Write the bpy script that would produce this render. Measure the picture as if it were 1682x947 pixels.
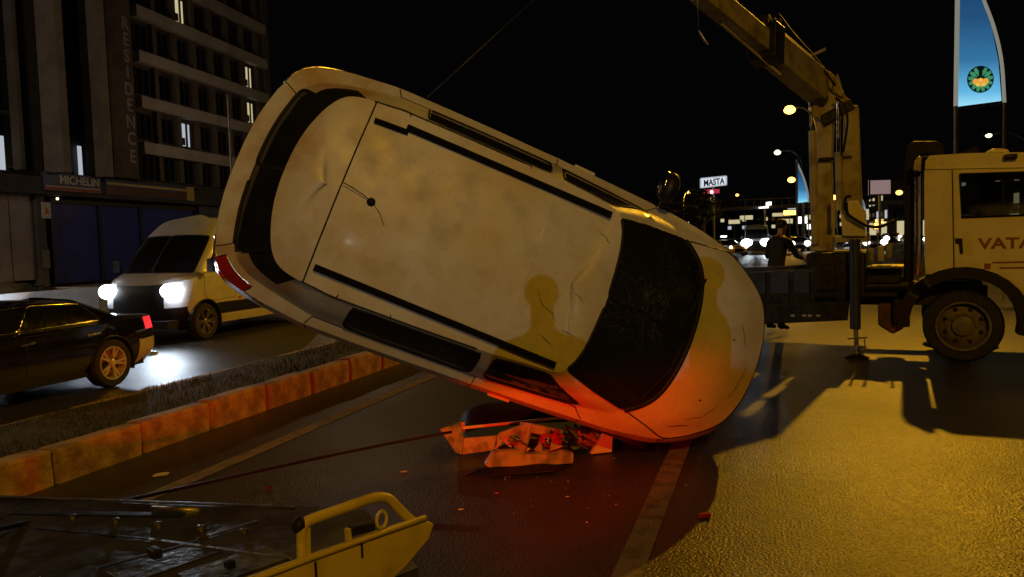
import bpy, bmesh, math, random
import numpy as np
from mathutils import Vector, Matrix, Quaternion, noise as mnoise
random.seed(7)
for o in list(bpy.data.objects): bpy.data.objects.remove(o)
C = bpy.context.scene.collection
SC = bpy.context.scene

# ---------------------------------------------------------------- camera
CAM_Z = 1.7
FPX, CX, CY = 1300.0, 841.0, 473.5
def _cam_axes(psi, th, ro):
    p, t, r = map(math.radians, (psi, th, ro))
    f = np.array([-math.sin(p)*math.cos(t), math.cos(p)*math.cos(t), -math.sin(t)])
    rt = np.array([math.cos(p), math.sin(p), 0.0]); up = np.cross(rt, f)
    return rt*math.cos(r)-up*math.sin(r), rt*math.sin(r)+up*math.cos(r), f
CR, CU, CF = _cam_axes(18.020, 3.444, 1.8)
CO = np.array([0, 0, CAM_Z])
cd = bpy.data.cameras.new('camera'); cam = bpy.data.objects.new('camera', cd); C.objects.link(cam)
m = Matrix.Identity(4)
for i in range(3):
    m[i][0], m[i][1], m[i][2], m[i][3] = CR[i], CU[i], -CF[i], CO[i]
cam.matrix_world = m
cd.sensor_width = 36.0; cd.lens = 36.0*FPX/1682.0
cd.clip_start = 0.05; cd.clip_end = 4000
SC.camera = cam
# ---------------------------------------------------------------- world, exposure
w = bpy.data.worlds.new("World"); SC.world = w; w.use_nodes = True
nt = w.node_tree; bg = nt.nodes['Background']
sky = nt.nodes.new('ShaderNodeTexSky'); sky.sky_type = 'NISHITA'; sky.sun_disc = False
sky.sun_elevation = math.radians(-6.0); sky.sun_rotation = math.radians(200)
bg.inputs[1].default_value = 0.06
# faint even glow of the town on the night sky, added to the twilight sky
town = nt.nodes.new('ShaderNodeMix'); town.data_type = 'RGBA'; town.blend_type = 'ADD'; town.inputs[0].default_value = 1.0
town.inputs[7].default_value = (.017, .016, .020, 1)
nt.links.new(sky.outputs[0], town.inputs[6]); nt.links.new(town.outputs[2], bg.inputs[0])
SC.view_settings.view_transform = 'Standard'; SC.view_settings.look = 'None'
SC.view_settings.exposure = 0.0; SC.view_settings.gamma = 1.0
SC.cycles.use_denoising = True
SC.cycles.sample_clamp_indirect = 2.0
SC.cycles.sample_clamp_direct = 0.0
SC.cycles.max_bounces = 6; SC.cycles.diffuse_bounces = 2; SC.cycles.glossy_bounces = 3
SC.cycles.transmission_bounces = 4; SC.cycles.transparent_max_bounces = 6
SODIUM = (1.0, 0.48, 0.018)
WHITE = (1.0, 0.93, 0.80)
COOL = (0.72, 0.84, 1.0)

# ---------------------------------------------------------------- measuring helpers (survey of the place from the photograph)
def ray(px, py): return CF + CR*(px-CX)/FPX - CU*(py-CY)/FPX
def dep(px, py, d): return Vector(CO + ray(px, py)*d)
def gnd(px, py, z=0.0):
    d = ray(px, py); return Vector(CO + d*((z-CAM_Z)/d[2]))
def onplane(px, py, P, n):
    d = ray(px, py); k = (np.array(P)-CO) @ np.array(n) / (d @ np.array(n)); return Vector(CO+d*k)

# ---------------------------------------------------------------- mesh helpers
class MB:
    def __init__(s): s.v = []; s.f = []; s.m = []; s.mi = 0
    def add(s, vs, fs):
        o = len(s.v); s.v += [tuple(v) for v in vs]
        for f in fs: s.f.append(tuple(i+o for i in f)); s.m.append(s.mi)
        return s
    def box(s, c, size, rot=None, taper=(1, 1)):
        x, y, z = size[0]/2, size[1]/2, size[2]/2; tx, ty = taper
        vs = [(-x,-y,-z),(x,-y,-z),(x,y,-z),(-x,y,-z),(-x*tx,-y*ty,z),(x*tx,-y*ty,z),(x*tx,y*ty,z),(-x*tx,y*ty,z)]
        if rot is not None: vs = [rot @ Vector(v) for v in vs]
        vs = [Vector(v)+Vector(c) for v in vs]
        return s.add(vs, [(0,3,2,1),(4,5,6,7),(0,1,5,4),(1,2,6,5),(2,3,7,6),(3,0,4,7)])
    def bar(s, a, b, wd, ht, wd2=None, ht2=None, up=(0,0,1)):
        a = Vector(a); b = Vector(b); d = (b-a).normalized(); up = Vector(up)
        if abs(d.dot(up)) > .98: up = Vector((0,1,0)) if abs(d.y) < .9 else Vector((1,0,0))
        sd = d.cross(up).normalized(); u = sd.cross(d).normalized()
        wd2 = wd if wd2 is None else wd2; ht2 = ht if ht2 is None else ht2
        vs = []
        for p, W, Hh in ((a, wd, ht), (b, wd2, ht2)):
            for i, j in ((-1,-1),(1,-1),(1,1),(-1,1)): vs.append(p + sd*i*W/2 + u*j*Hh/2)
        return s.add(vs, [(0,1,2,3),(7,6,5,4),(0,4,5,1),(1,5,6,2),(2,6,7,3),(3,7,4,0)])
    def tube(s, pts, r, n=8, caps=True, closed=False):
        pts = [Vector(p) for p in pts]; N = len(pts)
        rs = r if isinstance(r, (list, tuple)) else [r]*N
        vs = []; prev = None
        for i, p in enumerate(pts):
            if closed: t = pts[(i+1) % N]-pts[i-1]
            else: t = pts[min(i+1, N-1)]-pts[max(i-1, 0)]
            if t.length < 1e-9: t = Vector((0,0,1))
            t.normalize()
            if prev is None:
                up = Vector((0,0,1)) if abs(t.z) < .9 else Vector((1,0,0))
                a = t.cross(up).normalized()
            else:
                a = (prev - t*prev.dot(t))
                a = a.normalized() if a.length > 1e-6 else t.orthogonal().normalized()
            prev = a; b = t.cross(a)
            for k in range(n):
                q = 2*math.pi*k/n; vs.append(p + (a*math.cos(q)+b*math.sin(q))*rs[i])
        fs = []
        for i in range(N if closed else N-1):
            j = (i+1) % N
            for k in range(n):
                fs.append((i*n+k, i*n+(k+1) % n, j*n+(k+1) % n, j*n+k))
        if caps and not closed:
            fs.append(tuple(reversed(range(n)))); fs.append(tuple((N-1)*n+k for k in range(n)))
        return s.add(vs, fs)
    def lathe(s, prof, M=None, n=24, close=True):
        # prof: list of (r, h) about local z
        vs = []; fs = []; N = len(prof)
        for r, h in prof:
            for k in range(n):
                q = 2*math.pi*k/n; vs.append(Vector((r*math.cos(q), r*math.sin(q), h)))
        for i in range(N-1):
            for k in range(n): fs.append((i*n+k, i*n+(k+1) % n, (i+1)*n+(k+1) % n, (i+1)*n+k))
        if close:
            fs.append(tuple(reversed(range(n)))); fs.append(tuple((N-1)*n+k for k in range(n)))
        if M is not None: vs = [M @ v for v in vs]
        return s.add(vs, fs)
    def prism(s, poly, off):
        # poly: list of 3D points, off: extrusion vector
        n = len(poly); off = Vector(off)
        vs = [Vector(p) for p in poly]+[Vector(p)+off for p in poly]
        fs = [tuple(range(n)), tuple(reversed(range(n, 2*n)))]
        fs += [(i, (i+1) % n + 0, (i+1) % n+n, i+n)[::-1] for i in range(n)]
        return s.add(vs, fs)
    def ball(s, c, r, n=10, m_=6):
        c = Vector(c); r = r if isinstance(r, (tuple, list)) else (r, r, r)
        prof = []; vs = []; fs = []
        for i in range(m_+1):
            a = math.pi*i/m_
            for k in range(n):
                q = 2*math.pi*k/n
                vs.append(c+Vector((r[0]*math.sin(a)*math.cos(q), r[1]*math.sin(a)*math.sin(q), r[2]*math.cos(a))))
        for i in range(m_):
            for k in range(n): fs.append((i*n+k, (i+1)*n+k, (i+1)*n+(k+1) % n, i*n+(k+1) % n))
        return s.add(vs, fs)

def obj(name, mb, mats, parent=None, smooth=False, bevel=0.0, seg=2, fix=True):
    me = bpy.data.meshes.new(name); me.from_pydata([tuple(v) for v in mb.v], [], mb.f)
    if not isinstance(mats, (list, tuple)): mats = [mats]
    for a in mats: me.materials.append(a)
    if len(mats) > 1: me.polygons.foreach_set('material_index', mb.m)
    if fix:
        bm = bmesh.new(); bm.from_mesh(me)
        bmesh.ops.remove_doubles(bm, verts=bm.verts, dist=1e-5)
        bmesh.ops.dissolve_degenerate(bm, edges=bm.edges, dist=1e-6)
        bmesh.ops.recalc_face_normals(bm, faces=bm.faces); bm.to_mesh(me); bm.free()
    if smooth:
        me.polygons.foreach_set('use_smooth', [True]*len(me.polygons))
        if smooth == 'auto':
            me.set_sharp_from_angle(angle=math.radians(38))
    me.update()
    o = bpy.data.objects.new(name, me); C.objects.link(o)
    if parent is not None: o.parent = parent
    if bevel > 0:
        b = o.modifiers.new('edge', 'BEVEL'); b.width = bevel; b.segments = seg; b.limit_method = 'ANGLE'; b.angle_limit = math.radians(35)
        me.polygons.foreach_set('use_smooth', [True]*len(me.polygons))
        b.harden_normals = False
        wn = o.modifiers.new('wn', 'WEIGHTED_NORMAL'); wn.keep_sharp = True
    return o
def tag(o, label=None, cat=None, group=None, kind=None):
    if label: o['label'] = label
    if cat: o['category'] = cat
    if group: o['group'] = group
    if kind: o['kind'] = kind
    return o
def thing(name, label, cat, M=None, group=None, loc=None, rz=0.0):
    o = bpy.data.objects.new(name, None); C.objects.link(o); o.empty_display_size = .2
    if M is not None: o.matrix_world = M
    elif loc is not None: o.location = loc; o.rotation_euler = (0, 0, rz)
    return tag(o, label, cat, group)
def copy_tree(o, parent=None):
    c = o.copy(); C.objects.link(c)
    if parent is not None: c.parent = parent
    for ch in list(o.children): copy_tree(ch, c)
    return c
def frame(o, x, y, z):
    M = Matrix.Identity(4)
    for i in range(3): M[i][0], M[i][1], M[i][2], M[i][3] = x[i], y[i], z[i], o[i]
    return M
_font_cache = {}
def text_obj(name, txt, size, mat, parent, M, ext=0.004, width=None, bold=0.0, sx=1.0):
    cu = bpy.data.curves.new('t', 'FONT'); cu.body = txt; cu.size = size; cu.extrude = ext; cu.offset = bold
    cu.align_x = 'CENTER'; cu.align_y = 'CENTER'; cu.resolution_u = 3
    t = bpy.data.objects.new('t', cu); C.objects.link(t)
    bpy.context.view_layer.update()
    me = bpy.data.meshes.new_from_object(t.evaluated_get(bpy.context.evaluated_depsgraph_get()))
    bpy.data.objects.remove(t); bpy.data.curves.remove(cu)
    xs = [v.co.x for v in me.vertices]
    if width and xs:
        k = width/(max(xs)-min(xs)); me.transform(Matrix.Diagonal((k, 1, 1, 1)))
    me.transform(M); me.materials.clear(); me.materials.append(mat)
    o = bpy.data.objects.new(name, me); C.objects.link(o); o.parent = parent
    return o

# ---------------------------------------------------------------- materials
def _n(nt, t, **k):
    n = nt.nodes.new(t)
    for a, b in k.items(): setattr(n, a, b)
    return n
def mat(name, col, rough=.6, metal=0.0, var=.25, scale=6.0, bump=0.0, bscale=60.0, coat=0.0, spec=.5, col2=None, mix=(.45, .62), rvar=.1, detail=6.0, trans=0.0):
    ma = bpy.data.materials.new(name); ma.use_nodes = True; nt = ma.node_tree
    p = nt.nodes['Principled BSDF']; tc = _n(nt, 'ShaderNodeTexCoord')
    no = _n(nt, 'ShaderNodeTexNoise'); no.inputs['Scale'].default_value = scale; no.inputs['Detail'].default_value = detail
    nt.links.new(tc.outputs['Object'], no.inputs['Vector'])
    mr = _n(nt, 'ShaderNodeMapRange'); mr.inputs[1].default_value = mix[0]; mr.inputs[2].default_value = mix[1]
    nt.links.new(no.outputs['Fac'], mr.inputs[0])
    mx = _n(nt, 'ShaderNodeMix', data_type='RGBA')
    c2 = col2 if col2 else tuple(c*(1-var) for c in col)
    mx.inputs[6].default_value = (*col, 1); mx.inputs[7].default_value = (*c2, 1)
    nt.links.new(mr.outputs[0], mx.inputs[0]); nt.links.new(mx.outputs[2], p.inputs['Base Color'])
    n2 = _n(nt, 'ShaderNodeTexNoise'); n2.inputs['Scale'].default_value = scale*3.1; n2.inputs['Detail'].default_value = 4
    nt.links.new(tc.outputs['Object'], n2.inputs['Vector'])
    m2 = _n(nt, 'ShaderNodeMapRange'); m2.inputs[3].default_value = max(.02, rough-rvar); m2.inputs[4].default_value = min(1, rough+rvar)
    m2.inputs[1].default_value = .3; m2.inputs[2].default_value = .7
    nt.links.new(n2.outputs['Fac'], m2.inputs[0]); nt.links.new(m2.outputs[0], p.inputs['Roughness'])
    p.inputs['Metallic'].default_value = metal; p.inputs['Specular IOR Level'].default_value = spec
    p.inputs['Coat Weight'].default_value = coat; p.inputs['Coat Roughness'].default_value = .08
    p.inputs['Transmission Weight'].default_value = trans
    if bump > 0:
        n3 = _n(nt, 'ShaderNodeTexNoise'); n3.inputs['Scale'].default_value = bscale; n3.inputs['Detail'].default_value = 5
        nt.links.new(tc.outputs['Object'], n3.inputs['Vector'])
        b = _n(nt, 'ShaderNodeBump'); b.inputs['Strength'].default_value = bump; b.inputs['Distance'].default_value = .02
        nt.links.new(n3.outputs['Fac'], b.inputs['Height']); nt.links.new(b.outputs[0], p.inputs['Normal'])
    return ma
def emit(name, col, strength, sampled=True, base=(.05, .05, .05), grad=None):
    ma = bpy.data.materials.new(name); ma.use_nodes = True; p = ma.node_tree.nodes['Principled BSDF']
    p.inputs['Base Color'].default_value = (*base, 1); p.inputs['Emission Color'].default_value = (*col, 1)
    p.inputs['Emission Strength'].default_value = strength; p.inputs['Roughness'].default_value = .35
    if not sampled:
        try: ma.cycles.emission_sampling = 'NONE'
        except Exception: pass
    return ma

def asphalt_material():
    ma = bpy.data.materials.new('asphalt'); ma.use_nodes = True; nt = ma.node_tree; p = nt.nodes['Principled BSDF']
    tc = _n(nt, 'ShaderNodeTexCoord')
    def noise(sc, det=5, rough=.55):
        n = _n(nt, 'ShaderNodeTexNoise'); n.inputs['Scale'].default_value = sc; n.inputs['Detail'].default_value = det; n.inputs['Roughness'].default_value = rough
        nt.links.new(tc.outputs['Object'], n.inputs['Vector']); return n
    big = noise(.35, 4); fine = noise(46, 4, .85); mid = noise(4.0, 5)
    vor = noise(58, 1.5, .6)
    cr = _n(nt, 'ShaderNodeValToRGB'); e = cr.color_ramp.elements
    e[0].position = .3; e[0].color = (.013, .0127, .0125, 1); e[1].position = .72; e[1].color = (.048, .046, .044, 1)
    mx = _n(nt, 'ShaderNodeMix', data_type='FLOAT'); mx.inputs[0].default_value = .62
    nt.links.new(mid.outputs['Fac'], mx.inputs[2]); nt.links.new(fine.outputs['Fac'], mx.inputs[3])
    nt.links.new(mx.outputs[0], cr.inputs[0]); nt.links.new(cr.outputs[0], p.inputs['Base Color'])
    mr = _n(nt, 'ShaderNodeMapRange'); mr.inputs[1].default_value = .35; mr.inputs[2].default_value = .68; mr.inputs[3].default_value = .34; mr.inputs[4].default_value = .52
    nt.links.new(big.outputs['Fac'], mr.inputs[0]); nt.links.new(mr.outputs[0], p.inputs['Roughness'])
    b1 = _n(nt, 'ShaderNodeBump'); b1.inputs['Strength'].default_value = .9; b1.inputs['Distance'].default_value = .009
    nt.links.new(vor.outputs['Fac'], b1.inputs['Height'])
    b2 = _n(nt, 'ShaderNodeBump'); b2.inputs['Strength'].default_value = .25; b2.inputs['Distance'].default_value = .03
    nt.links.new(mid.outputs['Fac'], b2.inputs['Height']); nt.links.new(b2.outputs[0], b1.inputs['Normal'])
    nt.links.new(b1.outputs[0], p.inputs['Normal'])
    p.inputs['Specular IOR Level'].default_value = .6
    return ma
def dirty_paint():
    # white car paint under road dust, with rust-yellow mud smears on the tailgate top
    ma = bpy.data.materials.new('dirty_white_paint'); ma.use_nodes = True; nt = ma.node_tree; p = nt.nodes['Principled BSDF']
    tc = _n(nt, 'ShaderNodeTexCoord')
    def noise(sc, det=6, off=(0, 0, 0), rough=.55, st=(1, 1, 1)):
        mp = _n(nt, 'ShaderNodeMapping'); mp.inputs['Location'].default_value = off; mp.inputs['Scale'].default_value = st
        nt.links.new(tc.outputs['Object'], mp.inputs[0])
        n = _n(nt, 'ShaderNodeTexNoise'); n.inputs['Scale'].default_value = sc; n.inputs['Detail'].default_value = det; n.inputs['Roughness'].default_value = rough
        nt.links.new(mp.outputs[0], n.inputs['Vector']); return n
    def rng(n, a, b, c=0, d=1):
        r = _n(nt, 'ShaderNodeMapRange'); r.inputs[1].default_value = a; r.inputs[2].default_value = b; r.inputs[3].default_value = c; r.inputs[4].default_value = d
        nt.links.new(n, r.inputs[0]); return r.outputs[0]
    def mix(f, a, b):
        m_ = _n(nt, 'ShaderNodeMix', data_type='RGBA')
        if isinstance(f, float): m_.inputs[0].default_value = f
        else: nt.links.new(f, m_.inputs[0])
        for i, c in ((6, a), (7, b)):
            if isinstance(c, tuple): m_.inputs[i].default_value = (*c, 1)
            else: nt.links.new(c, m_.inputs[i])
        return m_.outputs[2]
    def mul(a, b):
        q = _n(nt, 'ShaderNodeMath', operation='MULTIPLY')
        for i, c in ((0, a), (1, b)):
            if isinstance(c, float): q.inputs[i].default_value = c
            else: nt.links.new(c, q.inputs[i])
        return q.outputs[0]
    n1 = noise(1.7, 5); n2 = noise(5.5, 8, (3, 1, 0)); n3 = noise(26, 5, (1, 5, 2), .65)
    c = mix(rng(n1.outputs['Fac'], .42, .62), (.53, .535, .54), (.49, .45, .33))
    c = mix(mul(rng(n2.outputs['Fac'], .52, .68), .45), c, (.37, .35, .28))
    c = mix(mul(rng(n3.outputs['Fac'], .56, .72), .35), c, (.28, .25, .19))
    # mud smear on the tail end of the roof (car's own x along its length)
    sx = _n(nt, 'ShaderNodeSeparateXYZ'); nt.links.new(tc.outputs['Object'], sx.inputs[0])
    n4 = noise(2.3, 6, (0, 2.2, 0)); smear = mul(rng(sx.outputs[0], -1.30, -1.42), rng(n4.outputs['Fac'], .44, .62))
    c = mix(mul(smear, .75), c, (.34, .20, .06))
    nt.links.new(c, p.inputs['Base Color'])
    nt.links.new(rng(n2.outputs['Fac'], .35, .7, .36, .62), p.inputs['Roughness'])
    n5 = noise(3.0, 3, (7, 2, 1)); n6 = noise(140, 3)
    b = _n(nt, 'ShaderNodeBump'); b.inputs['Strength'].default_value = .15; b.inputs['Distance'].default_value = .02; nt.links.new(n5.outputs['Fac'], b.inputs['Height'])
    b2 = _n(nt, 'ShaderNodeBump'); b2.inputs['Strength'].default_value = .12; b2.inputs['Distance'].default_value = .003; nt.links.new(n6.outputs['Fac'], b2.inputs['Height'])
    nt.links.new(b.outputs[0], b2.inputs['Normal']); nt.links.new(b2.outputs[0], p.inputs['Normal'])
    p.inputs['Coat Weight'].default_value = .18; p.inputs['Coat Roughness'].default_value = .05
    return ma
def cracked_glass():
    ma = bpy.data.materials.new('cracked_glass'); ma.use_nodes = True; nt = ma.node_tree; p = nt.nodes['Principled BSDF']
    tc = _n(nt, 'ShaderNodeTexCoord')
    no = _n(nt, 'ShaderNodeTexNoise'); no.inputs['Scale'].default_value = 2.2; no.inputs['Detail'].default_value = 4
    nt.links.new(tc.outputs['Object'], no.inputs['Vector'])
    ad = _n(nt, 'ShaderNodeMix', data_type='RGBA', blend_type='LINEAR_LIGHT'); ad.inputs[0].default_value = .5
    nt.links.new(tc.outputs['Object'], ad.inputs[6]); nt.links.new(no.outputs['Color'], ad.inputs[7])
    out = None
    for sc, wd in ((3.1, .014), (7.5, .016)):
        v = _n(nt, 'ShaderNodeTexVoronoi', feature='DISTANCE_TO_EDGE'); v.inputs['Scale'].default_value = sc
        nt.links.new(ad.outputs[2], v.inputs['Vector'])
        r = _n(nt, 'ShaderNodeMapRange'); r.inputs[1].default_value = 0; r.inputs[2].default_value = wd; r.inputs[3].default_value = 1; r.inputs[4].default_value = 0
        nt.links.new(v.outputs['Distance'], r.inputs[0])
        if out is None: out = r.outputs[0]
        else:
            q = _n(nt, 'ShaderNodeMath', operation='MAXIMUM'); nt.links.new(out, q.inputs[0]); nt.links.new(r.outputs[0], q.inputs[1]); out = q.outputs[0]
    g = _n(nt, 'ShaderNodeMapRange'); g.inputs[1].default_value = .45; g.inputs[2].default_value = .65; nt.links.new(no.outputs['Fac'], g.inputs[0])
    q = _n(nt, 'ShaderNodeMath', operation='MULTIPLY'); nt.links.new(out, q.inputs[0]); nt.links.new(g.outputs[0], q.inputs[1])
    mx = _n(nt, 'ShaderNodeMix', data_type='RGBA'); mx.inputs[6].default_value = (.010, .011, .009, 1); mx.inputs[7].default_value = (.075, .075, .065, 1)
    nt.links.new(q.outputs[0], mx.inputs[0]); nt.links.new(mx.outputs[2], p.inputs['Base Color'])
    p.inputs['Roughness'].default_value = .14; p.inputs['Specular IOR Level'].default_value = .4
    return ma

M_ = {}
M_['asphalt'] = asphalt_material()
M_['paint'] = dirty_paint()
M_['cracked'] = cracked_glass()
M_['glass'] = mat('dark_glass', (.012, .012, .013), .08, spec=.5, var=.3, rvar=.03)
M_['rubber'] = mat('black_rubber', (.009, .009, .009), .6, var=.3, scale=20, spec=.25)
M_['trim'] = mat('black_trim', (.010, .010, .010), .5, var=.4, scale=15, spec=.3)
M_['rail'] = mat('matt_rail_black', (.006, .006, .006), .9, spec=.08, var=.3)
M_['plastic'] = mat('torn_grey_plastic', (.30, .27, .25), .5, var=.6, scale=12)
M_['deck_sheen'] = mat('deck_reflection_tone', (.16, .18, .21), .30, metal=.6, var=.7, scale=7, rvar=.15, bump=.2, bscale=20)  # bluish tone standing in for light reflected off the deck
M_['hubgrey'] = mat('dusty_wheel_hub', (.20, .16, .14), .6, metal=.2, var=.4, scale=12)
M_['bumper_glare'] = mat('bumper_headlamp_glare', (.62, .62, .60), .35, coat=.3, var=.15)  # pale colour standing in for headlamp light on the black saloon's bumper
M_['tyre'] = mat('tyre', (.022, .021, .02), .75, var=.4, scale=18, bump=.3)
M_['alloy'] = mat('alloy_rim', (.72, .70, .66), .35, metal=.35, var=.35, scale=14)
M_['steel'] = mat('dirty_steel', (.26, .25, .24), .4, metal=.8, var=.5, scale=9, bump=.15)
M_['darkmetal'] = mat('dark_metal', (.035, .034, .036), .45, metal=.6, var=.5, scale=9, bump=.1)
M_['chrome'] = mat('chrome', (.7, .7, .7), .12, metal=1.0, var=.1)
M_['concrete'] = mat('kerb_concrete', (.40, .28, .19), .85, var=.35, scale=5, bump=.7, bscale=24, col2=(.20, .11, .065), mix=(.42, .66))
M_['soil'] = mat('median_soil', (.05, .045, .03), .95, var=.5, scale=7, bump=.8, bscale=22)
M_['grass'] = mat('grass_blade', (.07, .10, .022), .8, var=.5, scale=3, col2=(.05, .042, .018), spec=.2)
M_['line'] = mat('road_marking_paint', (.19, .14, .095), .7, var=.4, scale=9, col2=(.06, .055, .05), mix=(.46, .70), bump=.3, bscale=90, detail=9)
M_['yellow'] = mat('yellow_truck_paint', (.54, .45, .10), .45, var=.25, scale=7, coat=.15, col2=(.30, .24, .08), mix=(.5, .75))
M_['deck'] = mat('worn_deck_plate', (.10, .095, .09), .30, metal=.6, var=.6, scale=2.5, bump=.25, bscale=14, col2=(.05, .035, .02), rvar=.16)
M_['cabpaint'] = mat('cab_paint', (.84, .78, .52), .4, var=.14, scale=3, coat=.15)
M_['cream'] = mat('cream_crane_paint', (.46, .43, .38), .5, var=.4, scale=4, col2=(.22, .17, .13), mix=(.45, .7))
M_['bluepaint'] = mat('dark_blue_paint', (.03, .045, .14), .45, var=.4, scale=5)
M_['brown'] = mat('rusty_brown', (.12, .05, .025), .6, var=.5, scale=6)
M_['redtext'] = mat('red_lettering', (.30, .075, .02), .5, var=.2)
M_['blackpaint'] = mat('black_car_paint', (.008, .008, .009), .1, coat=.6, var=.2, rvar=.03)
M_['whitepaint'] = mat('white_van_paint', (.60, .64, .70), .35, coat=.3, var=.12, scale=3)
M_['greypaint'] = mat('grey_car_paint', (.25, .26, .28), .3, coat=.3, var=.15)
M_['yellowcab'] = mat('taxi_yellow_paint', (.75, .5, .04), .35, coat=.3, var=.15)
M_['redlens'] = mat('red_lens', (.28, .012, .012), .15, var=.3, coat=.4)
M_['clearlens'] = mat('clear_lens', (.55, .55, .55), .12, var=.2, coat=.4)
M_['amber'] = mat('amber_lens', (.6, .22, .02), .2, var=.2, coat=.4)
M_['wall'] = mat('facade_render', (.13, .11, .095), .85, var=.25, scale=.8, bump=.1)
M_['wallred'] = mat('facade_brown', (.10, .075, .06), .85, var=.3, scale=.9)
M_['fin'] = mat('facade_fin', (.26, .22, .18), .8, var=.25, scale=.9)
M_['band'] = mat('facade_band', (.44, .42, .40), .8, var=.2, scale=.7, bump=.05)
M_['shutter'] = mat('blue_shutter_paint', (.015, .04, .38), .5, var=.3, scale=2)
M_['shutterg'] = mat('grey_shutter_paint', (.32, .29, .30), .55, var=.2, scale=1.5)
M_['darkwall'] = mat('dark_wall', (.06, .055, .055), .8, var=.3, scale=1.0)
M_['pole'] = mat('galvanised_pole', (.33, .32, .3), .45, metal=.5, var=.3, scale=4)
M_['sign_red'] = mat('sign_red', (.30, .05, .045), .5)
M_['sign_blue'] = mat('sign_blue', (.03, .05, .16), .5)
M_['sign_yellow'] = mat('sign_yellow', (.55, .42, .12), .5)
M_['letter_dim'] = mat('grey_letter', (.30, .28, .26), .6, var=.2)  # darker grey than the white sign letters
M_['letter_w'] = mat('white_letter', (.62, .60, .56), .5, var=.1)
M_['pave'] = mat('pavement_concrete', (.2, .19, .18), .85, var=.3, scale=1.5, bump=.3)
M_['jacket'] = mat('dark_jacket', (.02, .022, .03), .8, var=.4, scale=8, bump=.2)
M_['trousers'] = mat('dark_trousers', (.018, .018, .022), .85, var=.4, scale=8)
M_['skin'] = mat('skin', (.42, .26, .18), .5, var=.1)
M_['hair'] = mat('dark_hair', (.015, .012, .01), .6)
M_['seat'] = mat('cab_seat_cloth', (.03, .028, .028), .9, var=.3)
M_['leaf'] = mat('leaf', (.05, .07, .03), .6, var=.4, scale=2)
M_['bark'] = mat('bark', (.09, .065, .045), .9, var=.4, scale=6)
def see_through_glass():
    ma = bpy.data.materials.new('cab_glass'); ma.use_nodes = True; nt = ma.node_tree; nt.nodes.remove(nt.nodes['Principled BSDF'])
    t = _n(nt, 'ShaderNodeBsdfTransparent'); t.inputs[0].default_value = (.42, .44, .42, 1)
    g = _n(nt, 'ShaderNodeBsdfGlossy'); g.inputs['Roughness'].default_value = .05
    f = _n(nt, 'ShaderNodeFresnel'); f.inputs[0].default_value = 1.5; mxs = _n(nt, 'ShaderNodeMixShader')
    nt.links.new(f.outputs[0], mxs.inputs[0]); nt.links.new(t.outputs[0], mxs.inputs[1]); nt.links.new(g.outputs[0], mxs.inputs[2])
    nt.links.new(mxs.outputs[0], nt.nodes['Material Output'].inputs['Surface']); return ma
M_['cabglass'] = see_through_glass()
E_ = {
 'sodium': emit('sodium_lamp_glow', (1.0, .56, .085), 5.5, False),
 'sodium_far': emit('sodium_lamp_far', (1.0, .56, .12), 3.0, False),
 'white_lamp': emit('pale_lamp', (1.0, .80, .42), 4, False),
 'head': emit('headlamp_white', (.85, .93, 1.0), 22, False),
 'headfar': emit('headlamp_far', (.88, .94, 1.0), 7, False),
 'headwarm': emit('headlamp_warm', (1.0, .88, .66), 5, False),
 'tail': emit('tail_lamp_red', (1.0, .02, .035), 1.05, False),
 'tailbed': emit('recovery_tail_lamp', (1.0, .05, .012), 12, False),
 'winwarm': emit('lit_window_warm', (1.0, .86, .48), .55, False),
 'wincool': emit('lit_window_cool', (.80, .88, 1.0), .50, False),
 'signwhite': emit('backlit_white', (.80, .88, 1.0), .85, False),
 'signpink': emit('backlit_pink', (.62, .42, .40), .38, False),
 'signred': emit('backlit_red', (.8, .03, .12), .5, False),
 'signhot': emit('backlit_hot', (1.0, .98, .95), 2.5, False),
 'dash': emit('dash_glow', (.8, .8, .9), .8, False),
}

# ---------------------------------------------------------------- lamp helper
def lamp_light(name, kind, loc, power, col, parent=None, size=.1, spot=None, blend=.3, aim=None):
    l = bpy.data.lights.new(name, kind); l.energy = power; l.color = col
    if kind in ('POINT', 'SPOT'): l.shadow_soft_size = size
    if kind == 'SPOT': l.spot_size = math.radians(spot); l.spot_blend = blend
    o = bpy.data.objects.new(name, l); C.objects.link(o); o.location = loc
    if parent is not None: o.parent = parent
    if aim is not None:
        d = Vector(aim)-Vector(loc); o.rotation_euler = d.to_track_quat('-Z', 'Y').to_euler()
    return o

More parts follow.
